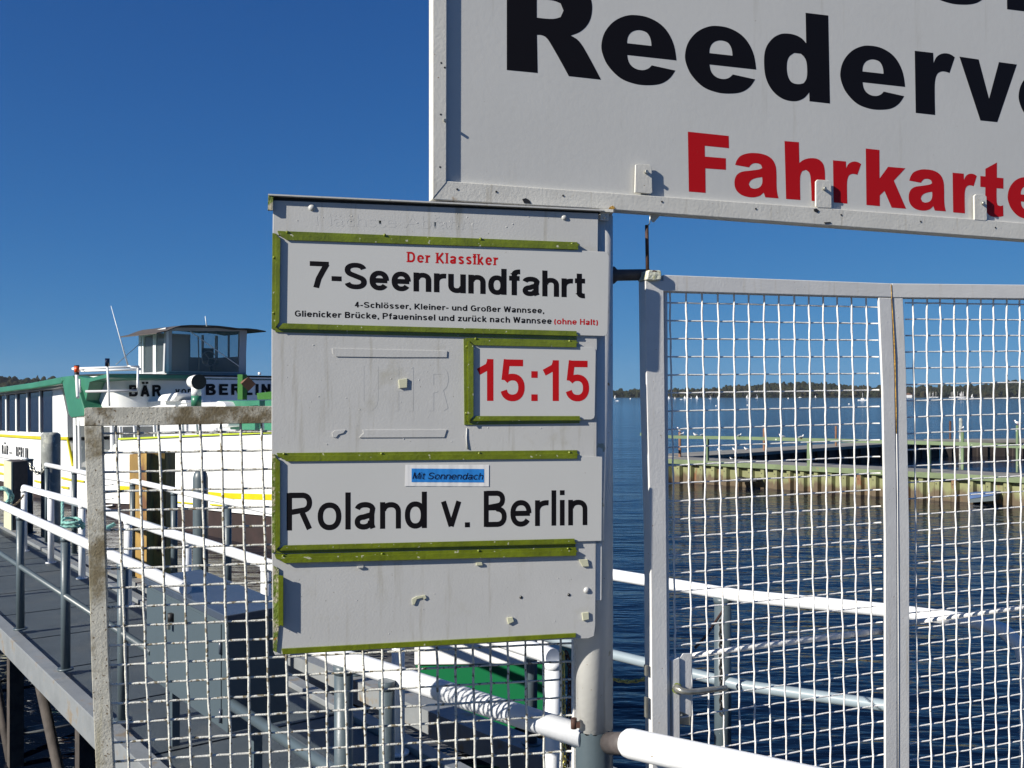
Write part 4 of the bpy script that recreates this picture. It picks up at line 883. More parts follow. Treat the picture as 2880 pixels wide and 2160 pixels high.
# lock
lk = gbar(RG1, [(1889, 1858), (1911, 1850), (1912, 2085), (1893, 2090)], 'lock_case', 'gatepaint', .010, .03, .001)
for q, nm in (([(1911, 1852), (1922, 1838), (1946, 1838), (1944, 2014), (1911, 2000)], 'lock_plate'), ([(1903, 2002), (1911, 1999), (1942, 2013), (1942, 2040), (1905, 2037)], 'lock_keeper')):
    bm = BM(); quad(bm, RG1, q, .004 if nm == 'lock_plate' else -.004, .004); mesh_obj(nm, bm, 'gatepaint' if nm == 'lock_plate' else 'steel', lk, bevel=.0008)
bm = BM(); p = lambda u, v, o: RG1.P(u, v, o)
tube(bm, [p(1905, 1937, .005), p(1905, 1937, .02), p(1908, 1938, .036), p(1918, 1943, .048), p(1935, 1946, .052), p(1965, 1944, .050), p(2005, 1939, .046), p(2043, 1935, .044)], [.0135, .013, .0115, .009, .0085, .0085, .0085, .008], 12)
mesh_obj('lever_handle', bm, 'steel', lk)
bm = BM(); tube(bm, [p(1904, 1936, .006), p(1904, 1936, .016)], .015, 14); mesh_obj('handle_rose', bm, 'green', lk)
for q in ((1909, 1881), (1911, 1956), (1916, 2011)):
    bm = BM(); dome(bm, RG1.P(*q, .006), RG1.n3, .0045, .004, 8); mesh_obj('screw', bm, 'steel', lk)
# block and hinge pads on the lock stile
bm = BM(); quad(bm, RG1, [(1825, 759), (1859, 760), (1861, 768), (1861, 787), (1840, 789), (1819, 786)], .030, .06); mesh_obj('corner_block', bm, 'lichen', RGT, bevel=.003)
for v0, v1 in ((1870, 1900), (1960, 2018)):
    bm = BM(); c = RG1.P(1817, (v0 + v1) / 2, .004); box(bm, c, RG1.r3 * .003, RG1.n3 * .008, UP * (v1 - v0) / 2 / F * 2.72); mesh_obj('strike_plate', bm, 'steel', RGT)

# ================================================================ SHIP
HD = V(.693, -.721, 0)                                   # heading of the ship
S1 = Plane((-4.43, 18.), (HD.x, HD.y))                   # its side towards the gangway
SB = thing('excursion_ship', 'white passenger ship with green saloon roof, glazed wheelhouse and BÄR von BERLIN lettering', 'ship', S1.P(350, 1500)); SB.location.z = 0
def sp(name, P, q, off, th, m, parent=None, bev=0., label=None):
    bm = BM(); quad(bm, P, q, off, th); return mesh_obj(name, bm, m, parent or SB, bevel=bev, label=label)
IN = 4.6
sp('hull', S1, [(-420, 1205), (0, 1229), (188, 1240), (215, 1330), (240, 1340), (333, 1238), (480, 1229), (765, 1217), (1000, 1206), (1005, 1446), (765, 1452), (620, 1438), (450, 1420), (330, 1416), (230, 1410), (120, 1380), (0, 1352), (-420, 1290)], 0, IN, 'shipwhite')
sp('underwater_hull', S1, [(-420, 1286), (0, 1350), (120, 1378), (330, 1414), (450, 1419), (765, 1451), (990, 1445), (990, 1600), (765, 1560), (330, 1530), (0, 1500), (-420, 1460)], -.05, IN - .1, 'antifoul')
b0 = S1.P(1000, 1206); b1 = S1.P(1005, 1446); bk = b0 - S1.n3 * IN; tipp = (b0 + bk) / 2 + HD * 1.9
bm = BM(); prism(bm, [V(b0.x, b0.y, b1.z), V(tipp.x, tipp.y, b1.z + .2), V(bk.x, bk.y, b1.z)], V(0, 0, b0.z - b1.z)); mesh_obj('bow', bm, 'shipwhite', SB)
sp('rub_rail', S1, [(332, 1232), (480, 1226), (620, 1219.5), (765, 1214), (1000, 1203), (1000, 1207), (765, 1218.5), (620, 1224), (480, 1230.5), (332, 1237)], .05, .08, 'lime')
sp('yellow_band', S1, [(334, 1366), (366, 1368), (470, 1372), (620, 1386), (765, 1390), (1000, 1388), (1000, 1405), (765, 1407), (620, 1402), (470, 1386), (366, 1383), (334, 1378)], .012, .02, 'yellow')
for q in ([(-200, 1215), (0, 1221), (114, 1228), (114, 1236), (0, 1228), (-200, 1222)], [(114, 1228), (190, 1229), (190, 1237), (114, 1236)], [(187, 1236), (190, 1236), (205, 1308), (201, 1312)],
          [(-200, 1290), (0, 1303), (16, 1306), (16, 1312), (0, 1309), (-200, 1296)], [(-200, 1312), (0, 1328), (16, 1333), (16, 1338), (0, 1334), (-200, 1318)],
          [(96, 1350), (122, 1356), (122, 1361), (96, 1355)], [(172, 1341), (198, 1347), (235, 1352), (235, 1357), (196, 1352), (172, 1347)], [(172, 1367), (192, 1370), (192, 1376), (172, 1373)],
          [(480, 1409), (550, 1415), (550, 1419), (480, 1413)], [(590, 1417), (640, 1421), (640, 1425), (590, 1421)]):
    sp('yellow_stripe', S1, q, .035, .04, 'yellow')
# saloon
sp('saloon_wall', S1, [(-420, 1122), (0, 1098), (146, 1086), (172, 1084), (189, 1166), (190, 1230), (0, 1222), (-420, 1200)], -.002, 3.6, 'shipwhite')
wv = [(-34, -8), (-4, 14), (18, 42), (47, 73), (78, 108), (113, 147)]
for a_, b_ in wv:
    vt = lambda u: 1112 - .115 * u; vb = lambda u: 1211 + .045 * u
    f = sp('window', S1, [(a_, vt(a_)), (b_, vt(b_)), (b_ + .5, vb(b_)), (a_ + .5, vb(a_))], .004, .02, 'darkglass')
for a_ in (-6, 16, 44.5, 75.5, 110.5):
    sp('window_post', S1, [(a_ - 1.6, 1112 - .115 * a_), (a_ + 1.6, 1112 - .115 * a_), (a_ + 2, 1211 + .045 * a_), (a_ - 1.2, 1211 + .045 * a_)], .05, .05, 'shipwhite')
sp('eave', S1, [(-420, 1127), (0, 1100), (147, 1084), (171, 1079), (171, 1087), (147, 1093), (0, 1111), (-420, 1137)], .22, .24, 'shipgrey')
RF = thing_roof = sp('saloon_roof', S1, [(-420, 1118), (0, 1089), (90, 1076), (171, 1060), (177, 1070), (171, 1080), (90, 1093), (0, 1104), (-420, 1130)], .42, 3.9, 'teal', bev=.03)
sp('roof_front_slope', S1, [(171, 1060), (204, 1056), (222, 1100), (237, 1150), (236, 1170), (200, 1175), (193, 1166), (176, 1082)], .40, .5, 'teal', bev=.02)
sp('entry_wall', S1, [(188, 1100), (332, 1100), (332, 1400), (188, 1400)], -1.2, .1, 'shipgrey')
sp('forward_deck', S1, [(204, 1056), (250, 1064), (300, 1052), (300, 1062), (252, 1074), (237, 1150), (222, 1100)], .30, 2.4, 'teal')
for u0, u1, v0, v1 in ((205, 212, 1176, 1325), (218, 222, 1182, 1330), (309, 315, 1195, 1330), (283, 286, 1330, 1430), (334, 337, 1200, 1232), (374, 377, 1198, 1230), (430, 433, 1196, 1229), (508, 511, 1194, 1224), (548, 551, 1194, 1222), (733, 736, 1190, 1216)):
    sp('stanchion', S1, [(u0, v0), (u1, v0), (u1 + 2, v1), (u0 + 2, v1)], .02, .05, 'white')
for v0 in (1362, 1384, 1402, 1422):
    sp('boarding_rail', S1, [(288, v0), (316, v0 - 3), (316, v0), (288, v0 + 3)], .03, .04, 'white')
# deckhouse with rounded corner and lettered front
c0 = S1.P(312, 1100)
FR = Plane((c0.x, c0.y), (.721, .693))                   # front bulkhead plane
cs = [(S1.P(238, 1100, .0))]
bm = BM(); rad = 1.1; cen = c0 - HD * 0 ; pts = []
side0 = S1.P(236, 1100); side0.z = 0
arcp = []
A0 = V(c0.x, c0.y, 0) - HD * 1.0; B0 = V(c0.x, c0.y, 0) + FR.r3 * 1.0; C0 = V(c0.x, c0.y, 0)
for i in range(11):
    t_ = i / 10; arcp.append(A0 * (1 - t_) ** 2 + C0 * 2 * t_ * (1 - t_) + B0 * t_ * t_)
path = [side0 - HD * .5] + arcp + [V(*FR.P(1000, 1100)[:2], 0)]
zt_ = FR.P(400, 1054).z; zb_ = FR.P(400, 1200).z
for p_, q_ in zip(path, path[1:]):
    d_ = (q_ - p_).normalized(); n_ = V(-d_.y, d_.x, 0)
    vs = [p_ + V(0, 0, zb_), q_ + V(0, 0, zb_), q_ + V(0, 0, zt_), p_ + V(0, 0, zt_)]; f = bm.faces.new([bm.verts.new(x) for x in vs]); f.smooth = True
bmesh.ops.remove_doubles(bm, verts=bm.verts, dist=1e-4)
mesh_obj('deckhouse_front', bm, 'shipwhite', SB)
bm = BM(); tube(bm, [p_ + V(0, 0, zt_) for p_ in path], .028, 6); mesh_obj('deckhouse_coping', bm, 'dark', SB)
bm = BM(); prism(bm, [p_ + V(0, 0, zt_ - .06) for p_ in path[1:]] + [path[-1] - HD * 3 + V(0, 0, zt_ - .06), path[1] - HD * 3 + V(0, 0, zt_ - .06)], V(0, 0, -.04)); mesh_obj('upper_deck', bm, 'teal', SB)
cz = lambda u: 0
for s, a_, b_, vb, vt, w_ in (('BÄR', 362, 453, 1115, 1083, .22), ('von', 492, 540, 1110, 1088, .17), ('BERLIN', 578, 760, 1111, 1080, .22)):
    text_strokes('ship_name', s, FR, [(a_, vb), (b_, vb), (a_, vt + .0), (b_, vt)], .02, w_, 'black', SB, .22)
for s, a_, b_, vb, vt in (('BÄR', 6, 24, 1281, 1251), ('von', 27, 35, 1276, 1269), ('BERLIN', 46, 80, 1292, 1256)):
    text_strokes('side_lettering', s, S1, [(a_, vb), (b_, vb + (b_ - a_) * .15), (a_, vt), (b_, vt + (b_ - a_) * .12)], .012, .22, 'dark', SB, .25)
# wheelhouse
wh0 = FR.P(468, 1000, -.25)
WF = Plane((wh0.x, wh0.y), (.721, .693)); WS = Plane((wh0.x, wh0.y), (HD.x, HD.y))
WH = bpy.data.objects.new('wheelhouse', None); COL.objects.link(WH); WH.parent = SB
def wp(name, P, q, off, th, m): return sp(name, P, q, off, th, m, WH)
# front wall as frame around the big window
wp('wall', WF, [(468, 1044), (690, 1047), (688, 1062), (468, 1062)], 0, .06, 'shipgrey')
wp('front_corner_post', WF, [(466, 926), (484, 927), (482, 1046), (462, 1046)], 0, .09, 'shipgrey')
wp('front_corner_post', WF, [(675, 930), (695, 926), (690, 1048), (672, 1046)], 0, .09, 'shipgrey')
wp('header', WF, [(466, 921), (695, 923), (694, 932), (466, 930)], -.001, .07, 'shipgrey')
wp('front_window', WF, [(484, 929), (676, 930), (673, 1046), (481, 1045)], -.03, .01, 'glass')
for u_ in (557,): wp('mullion', WF, [(u_, 945), (u_ + 2, 945), (u_ + 5, 1042), (u_ + 3, 1042)], -1.2, .03, 'shipgrey')
q = WF.P(535, 932, .02), WF.P(672, 1030, .03)
bm = BM(); tube(bm, [q[0], q[1]], .012, 6); mesh_obj('wiper_arm', bm, 'white', WH)
# side walls
for off_ in (0,):
    wp('side_header', WS, [(392, 940), (467, 921), (467, 930), (392, 950)], -.002, .06, 'shipwhite')
    wp('side_sill', WS, [(392, 1051), (467, 1044), (467, 1062), (392, 1062)], -.002, .06, 'shipwhite')
    for a_, b_ in ((391, 396), (399, 403), (430, 433), (434.5, 437.5), (463, 468)):
        wp('side_post', WS, [(a_, 948 - (a_ - 392) * .27), (b_, 948 - (b_ - 392) * .27), (b_, 1052), (a_, 1052)], 0, .06, 'shipwhite')
    wp('side_window', WS, [(403, 946), (430, 940), (430, 1051), (403, 1051)], -.03, .01, 'glass'); wp('side_window', WS, [(438, 938), (463, 930), (463, 1049), (438, 1050)], -.03, .01, 'glass')
# rear and far walls of the wheelhouse
dep = (WS.P(392, 1000) - WS.P(468, 1000)).length; wid = (WF.P(692, 1000) - WF.P(468, 1000)).length
zr0, zr1 = WF.P(500, 1046).z, WF.P(500, 927).z
def wbox(name, a_, b_, z0, z1, th, m):
    bm = BM(); d_ = (b_ - a_).normalized(); n_ = V(-d_.y, d_.x, 0) * th; prism(bm, [V(a_.x, a_.y, z0), V(b_.x, b_.y, z0), V(b_.x, b_.y, z1), V(a_.x, a_.y, z1)], n_); return mesh_obj(name, bm, m, WH)
Pw = lambda a_, b_: V(wh0.x, wh0.y, 0) + WF.r3 * a_ - HD * b_
zm = zr0 + (zr1 - zr0) * .42
wbox('rear_wall', Pw(0, dep), Pw(wid * .62, dep), zr0, zr1, .05, 'shipwhite')
wbox('rear_wall', Pw(wid * .62, dep), Pw(wid, dep), zr0, zm, .05, 'shipgrey')
for k in (.62, .80, .98): wbox('rear_post', Pw(wid * k, dep), Pw(wid * k + .05, dep), zm, zr1, .05, 'shipgrey')
wbox('far_wall', Pw(wid, 0), Pw(wid, dep), zr0, zm, .04, 'shipgrey')
for k in (.1, .55, .97): wbox('far_post', Pw(wid, dep * k), Pw(wid, dep * k + .05), zm, zr1, .04, 'shipgrey')
bm = BM(); prism(bm, [Pw(0, 0) + V(0, 0, zr0), Pw(wid, 0) + V(0, 0, zr0), Pw(wid, dep) + V(0, 0, zr0), Pw(0, dep) + V(0, 0, zr0)], V(0, 0, -.05)); mesh_obj('floor', bm, 'shipgrey', WH)
# steering wheel and seat
c = Pw(wid * .62, .45) + V(0, 0, zr0 + .38); bm = BM(); ring = [c + WF.r3 * math.cos(k * .4488) * .2 + UP * math.sin(k * .4488) * .2 for k in range(15)]; tube(bm, ring, .014, 6, False)
for k in range(3): tube(bm, [c, ring[k * 5 % 14]], .01, 5)
mesh_obj('steering_wheel', bm, 'shipgrey', WH)
c = Pw(wid * .72, .8) + V(0, 0, zr0); bm = BM(); box(bm, c + V(0, 0, .3), WF.r3 * .16, HD * .16, V(0, 0, .05)); box(bm, c - HD * .16 + V(0, 0, .5), WF.r3 * .16, HD * .03, V(0, 0, .18)); tube(bm, [c, c + V(0, 0, .3)], .04, 8); mesh_obj('helm_seat', bm, 'box', WH)
# curved roof with overhang
bm = BM(); nx = 16; rowf, rowb = [], []
prof_r = [(362, 942), (392, 935), (420, 924), (440, 918), (470, 915), (520, 913.5), (560, 913), (600, 915), (635, 917.5), (665, 916), (700, 917.5), (732, 921.5)]
for k, (u_, v_) in enumerate(prof_r):
    x = (u_ - 362) / 370; a_ = -.42 + x * (wid + .80); zz = (HV - v_) / F * 24.2 + CZ
    for row, b_ in ((rowf, -.38), (rowb, dep + .3)):
        p_ = Pw(a_, b_); row.append((V(p_.x, p_.y, zz + .045), V(p_.x, p_.y, zz + .02 - .0)))
ta = [bm.verts.new(p[0]) for p in rowf]; tb = [bm.verts.new(p[0]) for p in rowb]; ba = [bm.verts.new(p[1]) for p in rowf]; bb = [bm.verts.new(p[1]) for p in rowb]
for k in range(len(prof_r) - 1):
    bm.faces.new((ta[k], ta[k + 1], tb[k + 1], tb[k])); bm.faces.new((ba[k], bb[k], bb[k + 1], ba[k + 1])); bm.faces.new((ta[k], ba[k], ba[k + 1], ta[k + 1])); bm.faces.new((tb[k], tb[k + 1], bb[k + 1], bb[k]))
bm.faces.new((ta[0], tb[0], bb[0], ba[0])); bm.faces.new((ta[-1], ba[-1], bb[-1], tb[-1]))
mesh_obj('roof', bm, 'bollarddark', WH)
# roof gear
def gear(name, pts, r, m, seg=8):
    bm = BM(); tube(bm, pts, r, seg); return mesh_obj(name, bm, m, SB)
gz = 22.0
gear('antenna', [W(361, 1031, gz), W(336, 945, gz), W(312, 860, gz)], [.022, .012, .006], 'white', 6)
gear('antenna', [W(581, 918, 24), W(577, 889, 24)], [.014, .008], 'white', 6)
gear('stay_wire', [W(326, 1026, gz), W(398, 962, 23.4)], .008, 'steel', 5)
for a_, b_ in (((203, 1037), (392, 1031)), ((228, 1043), (395, 1039)), ((360, 1030), (395, 1038)), ((203, 1037), (240, 1043))): gear('roof_rail', [W(*a_, gz), W(*b_, gz)], .026, 'white')
gear('rail_post', [W(388, 1036, gz), W(387, 1092, 21.6)], .024, 'white'); gear('rail_post', [W(215, 1048, gz), W(219, 1118, 21.4)], .035, 'shipwhite')
gear('rail_post', [W(224, 1066, 21.2), W(225, 1104, 21.2)], .02, 'white')
gear('signal_lamp', [W(216, 1030, 21.6), W(216, 1047, 21.6)], .055, 'orange', 12); gear('lamp_foot', [W(216, 1047, 21.6), W(216, 1054, 21.6)], .05, 'dark', 12); gear('lamp_cap', [W(216, 1027, 21.6), W(216, 1030, 21.6)], .055, 'dark', 12)
gear('masthead_pole', [W(302, 1030, 20.6), W(308, 1142, 20.6)], .024, 'shipwhite'); gear('masthead_lamp', [W(302, 1008, 20.6), W(302, 1030, 20.6)], .048, 'darkglass', 10)
gear('crossbar', [W(241, 1101, 21), W(384, 1099, 21)], .028, 'shipgrey')
gear('vent_cap', [W(730, 1047, 25), W(730, 1055, 25)], .04, 'white', 10)
# foredeck equipment in front of the lettering
hz = 19.3
gear('vent_neck', [W(552, 1113, hz), W(552, 1088, hz)], .095, 'shipwhite', 20); gear('vent_base', [W(552, 1142, hz), W(552, 1113, hz)], .098, 'teal', 20)
a_, b_ = W(541, 1074, hz + .15), W(559, 1074, hz - .10)
bm = BM(); tube(bm, [a_ - (b_ - a_) * .3, a_, b_], [.07, .12, .148], 24); mesh_obj('vent_cowl', bm, 'shipwhite', SB)
dd = (b_ - a_).normalized(); bm = BM(); tube(bm, [b_, b_ + dd * .012], .150, 24); mesh_obj('vent_mouth', bm, 'dark', SB)
bm = BM(); tube(bm, [b_ + dd * .012 + V(-.05, 0, .005), b_ + dd * .02 + V(-.05, 0, .005)], .04, 14); mesh_obj('vent_hub', bm, 'shipgrey', SB)
bm = BM(); q = [(441, 1128), (446, 1118), (454, 1110), (497, 1104), (496, 1114), (488, 1124), (480, 1129)]; quad(bm, S1, q, -.7, .5); mesh_obj('canister', bm, 'shipwhite', SB, bevel=.03)
sp('deck_box', S1, [(380, 1131), (524, 1126), (525, 1142), (380, 1146)], -.9, .6, 'shipwhite'); sp('deck_box_lid', S1, [(490, 1127), (525, 1125), (525, 1133), (490, 1134)], -.86, .4, 'white')
sp('coaming', S1, [(350, 1140), (620, 1130), (620, 1260), (350, 1225)], -1.2, .8, 'shipgrey')
sp('dinghy_bow', S1, [(606, 1128), (625, 1130), (632, 1142), (640, 1200), (588, 1205), (606, 1142)], -.5, .7, 'shipwhite', bev=.04)
sp('foredeck_cover', S1, [(612, 1127), (900, 1125), (900, 1142), (640, 1142), (628, 1134)], -.75, 1.2, 'teal'); sp('foredeck_side', S1, [(640, 1143), (900, 1143), (900, 1212), (648, 1208)], -.8, 1.0, 'teal')
sp('green_post', S1, [(668, 1053), (682, 1053), (682, 1124), (668, 1124)], -.3, .1, 'limegreen')
bm = BM(); a_, b_ = W(682, 1076, 17.8), W(699, 1080, 17.4); tube(bm, [a_, b_], [.04, .13], 4); mesh_obj('loud_hailer', bm, 'brownpost', SB)
sp('lime_locker', S1, [(722, 1106), (790, 1098), (790, 1122), (724, 1124)], -.4, .6, 'limegreen')
sp('locker_row', S1, [(337, 1196), (760, 1180), (760, 1216), (337, 1232)], -1.1, .05, 'shipgrey')

# ================================================================ RIGHT-HAND PIER
PT = .76
def PZ(u, v): return GZ(u, v, PT)
pA = V(*PZ(1852, 1288)[:2], 0); pB = V(*PZ(2880, 1341)[:2], 0); pB = pB + (pB - pA) * .5
pd = (pB - pA).normalized(); pn = V(-pd.y, pd.x, 0); PL = (pB - pA).length       # pn points away from the camera
PR = thing('sheet_pile_pier', 'low pier of green painted, rust stained sheet piles with a green railing', 'pier', V(pA.x, pA.y, 0))
pitch = .435; n = int(PL / pitch)
proto = None
for i in range(n):
    a_ = pA + pd * (i * pitch)
    if proto is None:
        bm = BM(); sec = [(0, 0), (.04, 0), (.10, .13), (.30, .13), (.36, 0), (.435, 0)]; P0 = V(0, 0, 0)
        for (s0, o0), (s1, o1) in zip(sec, sec[1:]):
            x0 = pd * s0 + pn * (o0 - .13); x1 = pd * s1 + pn * (o1 - .13)
            prism(bm, [x0 + V(0, 0, -2), x1 + V(0, 0, -2), x1 + V(0, 0, PT - .16), x0 + V(0, 0, PT - .16)], pn * .02)
        bmesh.ops.recalc_face_normals(bm, faces=bm.faces); proto = bpy.data.meshes.new('sheet_pile'); bm.to_mesh(proto); bm.free(); proto.materials.append(M['pierpile'])
        bm = BM(); box(bm, V(0, 0, 0), pd * .012, pn * .006, UP * .014); ho = bpy.data.meshes.new('lifting_hole'); bm.to_mesh(ho); bm.free(); ho.materials.append(M['dark'])
    o = bpy.data.objects.new('sheet_pile', proto); COL.objects.link(o); o.parent = PR; o.location = a_ - PR.location
    h_ = bpy.data.objects.new('lifting_hole', ho); COL.objects.link(h_); h_.parent = o; h_.location = pd * .398 - pn * .132 + V(0, 0, PT - .30)
WD = 1.55
bm = BM(); prism(bm, [pA - pn * .20 + V(0, 0, PT), pB - pn * .20 + V(0, 0, PT), pB - pn * .17 + V(0, 0, PT), pA - pn * .17 + V(0, 0, PT)], V(0, 0, -.15)); mesh_obj('fascia', bm, 'piergreen', PR, bevel=.004)
bm = BM(); prism(bm, [pA - pn * .17 + V(0, 0, PT - .004), pB - pn * .17 + V(0, 0, PT - .004), pB + pn * WD + V(0, 0, PT - .004), pA + pn * WD * .9 + V(0, 0, PT - .004)], V(0, 0, -.12)); mesh_obj('walkway', bm, 'pierdeck', PR)
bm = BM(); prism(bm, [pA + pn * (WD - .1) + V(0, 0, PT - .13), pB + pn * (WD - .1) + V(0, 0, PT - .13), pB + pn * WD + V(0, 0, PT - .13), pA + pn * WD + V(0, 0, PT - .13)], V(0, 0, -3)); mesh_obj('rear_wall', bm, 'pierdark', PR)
# railing
ra_ = RGc = [(1800, 1221), (1890, 1229), (2085, 1232), (2275, 1237), (2405, 1240), (2612, 1246), (2720, 1249), (2880, 1256), (3150, 1267)]
def onp(u, v=None, off=-.12):
    P_ = Plane((pA.x, pA.y), (pd.x, pd.y)); return P_
RP = Plane((pA.x - pn.x * .12, pA.y - pn.y * .12), (pd.x, pd.y))
bm = BM(); up_ = [RP.P(u_, v_) for u_, v_ in ra_]
for a_, b_ in zip(up_, up_[1:]): prism(bm, [a_ + V(0, 0, .05), b_ + V(0, 0, .05), b_ - V(0, 0, .05), a_ - V(0, 0, .05)], pn * .05)
mesh_obj('top_rail', bm, 'piergreenL', PR)
for u_, w_ in ((1988, 4), (2275, 11), (2612, 7), (2960, 8)):
    v0 = 1229 + (u_ - 1890) * .027 ; v1 = 1303 + (u_ - 1988) * .045 + 8
    bm = BM(); prism(bm, [RP.P(u_ - w_ / 2, v0, .01), RP.P(u_ + w_ / 2, v0, .01), RP.P(u_ + w_ / 2, v1, .01), RP.P(u_ - w_ / 2, v1, .01)], pn * .10); mesh_obj('rail_post', bm, 'piergreenL', PR)
# far arm of the pier
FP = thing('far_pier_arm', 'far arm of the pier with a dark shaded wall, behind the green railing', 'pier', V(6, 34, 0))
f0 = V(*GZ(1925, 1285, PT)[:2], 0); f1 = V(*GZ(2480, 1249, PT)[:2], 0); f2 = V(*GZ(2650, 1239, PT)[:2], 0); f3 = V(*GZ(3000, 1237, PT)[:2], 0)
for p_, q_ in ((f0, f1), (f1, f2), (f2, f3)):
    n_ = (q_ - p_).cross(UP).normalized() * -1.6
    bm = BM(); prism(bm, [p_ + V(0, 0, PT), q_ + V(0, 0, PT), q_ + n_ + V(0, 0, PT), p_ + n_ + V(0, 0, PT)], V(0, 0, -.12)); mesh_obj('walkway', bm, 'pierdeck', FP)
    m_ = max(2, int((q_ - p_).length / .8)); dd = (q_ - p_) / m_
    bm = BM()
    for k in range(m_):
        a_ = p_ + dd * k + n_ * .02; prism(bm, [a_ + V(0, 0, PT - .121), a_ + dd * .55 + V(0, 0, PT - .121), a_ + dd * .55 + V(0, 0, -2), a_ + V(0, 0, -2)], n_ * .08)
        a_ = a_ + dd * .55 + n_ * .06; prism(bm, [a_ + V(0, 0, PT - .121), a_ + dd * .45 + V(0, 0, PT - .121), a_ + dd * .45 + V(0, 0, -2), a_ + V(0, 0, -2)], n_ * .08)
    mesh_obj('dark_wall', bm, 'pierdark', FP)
def post(u, v0, v1, z, wpx, m, label, group=None):
    r = wpx / 2 / F * z; a_ = W(u, v0, z); b_ = W(u, v1, z); bm = BM(); tube(bm, [V(a_.x, a_.y, min(b_.z, -1)), a_], r, 10)
    return tag(mesh_obj('mooring_post', bm, m, base=V(a_.x, a_.y, 0)), label, 'post')
z1 = lambda u, v: (CZ - PT) * F / (v - HV)
P1 = post(1912, 1215, 1283, 33.4, 8, 'brownpost', 'dark post with a gull on top at the left tip of the pier')
P2 = post(2149, 1205, 1268, 37.2, 7, 'brownpost', 'brown post with a white-headed gull on top behind the pier railing, second from the left')
P3 = post(2351, 1198, 1255, 40.5, 6, 'brownpost', 'short brown post rising behind the railing left of the gate fold')
P4 = post(2672.5, 1184, 1234, 47, 6, 'rust', 'thin rusty red post far back right of the gate fold')
P5 = post(2702, 1176, 1262, 43, 9, 'concrete', 'tall grey post behind the green post with a gull')
P6 = post(2707, 1212, 1318, 27.8, 8.5, 'piergreenL', 'green post on the pier walkway with a gull bending on its top')
P7 = post(2861, 1196, 1322, 27.0, 7.5, 'piergreenL', 'right green post on the pier with a gull standing on top')
bm = BM(); b0 = W(2060, 1330, 31.4); 
for k, (q) in enumerate(([(2068, 1341), (2085, 1345), (2105, 1346), (2127, 1344), (2127, 1356), (2068, 1356)],)):
    P_ = Plane((pA.x - pn.x * .5, pA.y - pn.y * .5), (pd.x, pd.y)); quad(bm, P_, q, 0, .35)
tag(mesh_obj('dark_dinghy', bm, 'dark', base=V(b0.x, b0.y, 0), bevel=.03), 'small black boat lying against the green sheet piles', 'boat')
P_ = Plane((pA.x - pn.x * .4, pA.y - pn.y * .4), (pd.x, pd.y))
t = thing('blue_skiff', 'low blue skiff under the sheet pile wall at the far right', 'boat', P_.P(2760, 1405)); t.location.z = 0
bm = BM(); quad(bm, P_, [(2722, 1386), (2800, 1383), (2800, 1392), (2722, 1404)], 0, .5); mesh_obj('deck_edge', bm, 'skiffblue', t)
bm = BM(); quad(bm, P_, [(2724, 1404), (2799, 1393), (2798, 1408), (2728, 1414)], -.02, .5); mesh_obj('hull', bm, 'box', t)

# gulls
def gull(u, v, z, hpx, face_, label, lying=False):
    s = hpx / F * z / .30; feet = W(u, v, z); t = thing('gull', label, 'gull', feet, 'gulls on the pier')
    fx = V(face_, .25, 0).normalized(); sd = fx.cross(UP)
    leg = .07 * s * (0 if lying else 1)
    bm = BM(); c = feet + V(0, 0, leg + .07 * s)
    tube(bm, [c - fx * .19 * s + V(0, 0, -.015 * s), c - fx * .13 * s, c - fx * .04 * s, c + fx * .05 * s + V(0, 0, .01 * s), c + fx * .10 * s + V(0, 0, .05 * s), c + fx * .115 * s + V(0, 0, .10 * s), c + fx * .13 * s + V(0, 0, .135 * s), c + fx * .17 * s + V(0, 0, .13 * s)],
         [.008 * s, .035 * s, .065 * s, .07 * s, .048 * s, .032 * s, .036 * s, .012 * s], 10); mesh_obj('body', bm, 'gullwhite', t)
    for q in (-1, 1):
        bm = BM(); w0 = c + sd * q * .05 * s + V(0, 0, .02 * s); tube(bm, [w0 + fx * .06 * s, w0 - fx * .04 * s, w0 - fx * .15 * s + V(0, 0, -.01 * s), w0 - fx * .23 * s + V(0, 0, -.015 * s)], [.02 * s, .04 * s, .026 * s, .006 * s], 7); mesh_obj('wing', bm, 'gullgrey', t)
        if not lying: bm = BM(); tube(bm, [feet + sd * q * .02 * s, feet + sd * q * .02 * s + V(0, 0, leg + .02 * s)], .005 * s, 5); mesh_obj('leg', bm, 'orange', t)
    bm = BM(); tube(bm, [c + fx * .16 * s + V(0, 0, .13 * s), c + fx * .21 * s + V(0, 0, .12 * s)], [.009 * s, .003 * s], 6); mesh_obj('beak', bm, 'orange', t)
gull(1912, 1215, 33.4, 14, -.6, 'gull standing on the dark post at the left tip of the pier')
gull(2149, 1205, 37.2, 13, .4, 'gull seen from the front on the brown post')
gull(2705, 1212, 27.8, 13, .8, 'gull leaning forward on the green post with the grey post behind')
gull(2862, 1196, 27.0, 15, -.7, 'gull on the right green post near the photo edge')
for u_, v_, f_, lb in ((1918, 1226, .9, 'gull on the railing just below the gull on the dark post'), (1956, 1228, -.8, 'gull on the left stretch of the green railing, facing left'), (1976, 1228, .8, 'gull on the railing behind the second gate wire'),
                       (2080, 1230, .6, 'gull half hidden by a gate wire on the railing'), (2199, 1234, -.9, 'gull on the railing left of the wide green post'), (2254, 1236, .9, 'gull stretching on the railing just left of the wide green post')):
    gull(u_, v_, RP.P(u_, v_).y, 14 if u_ > 2190 else 11, f_, lb)
for u_, v_, f_, lb in ((2024, 1272, -.8, 'left gull of three on the edge of the far pier arm'), (2066, 1270, -.5, 'middle gull of three on the edge of the far pier arm'), (2099, 1268, -.9, 'right gull of three on the edge of the far pier arm')):
    gull(u_, v_, 35.5, 11, f_, lb)
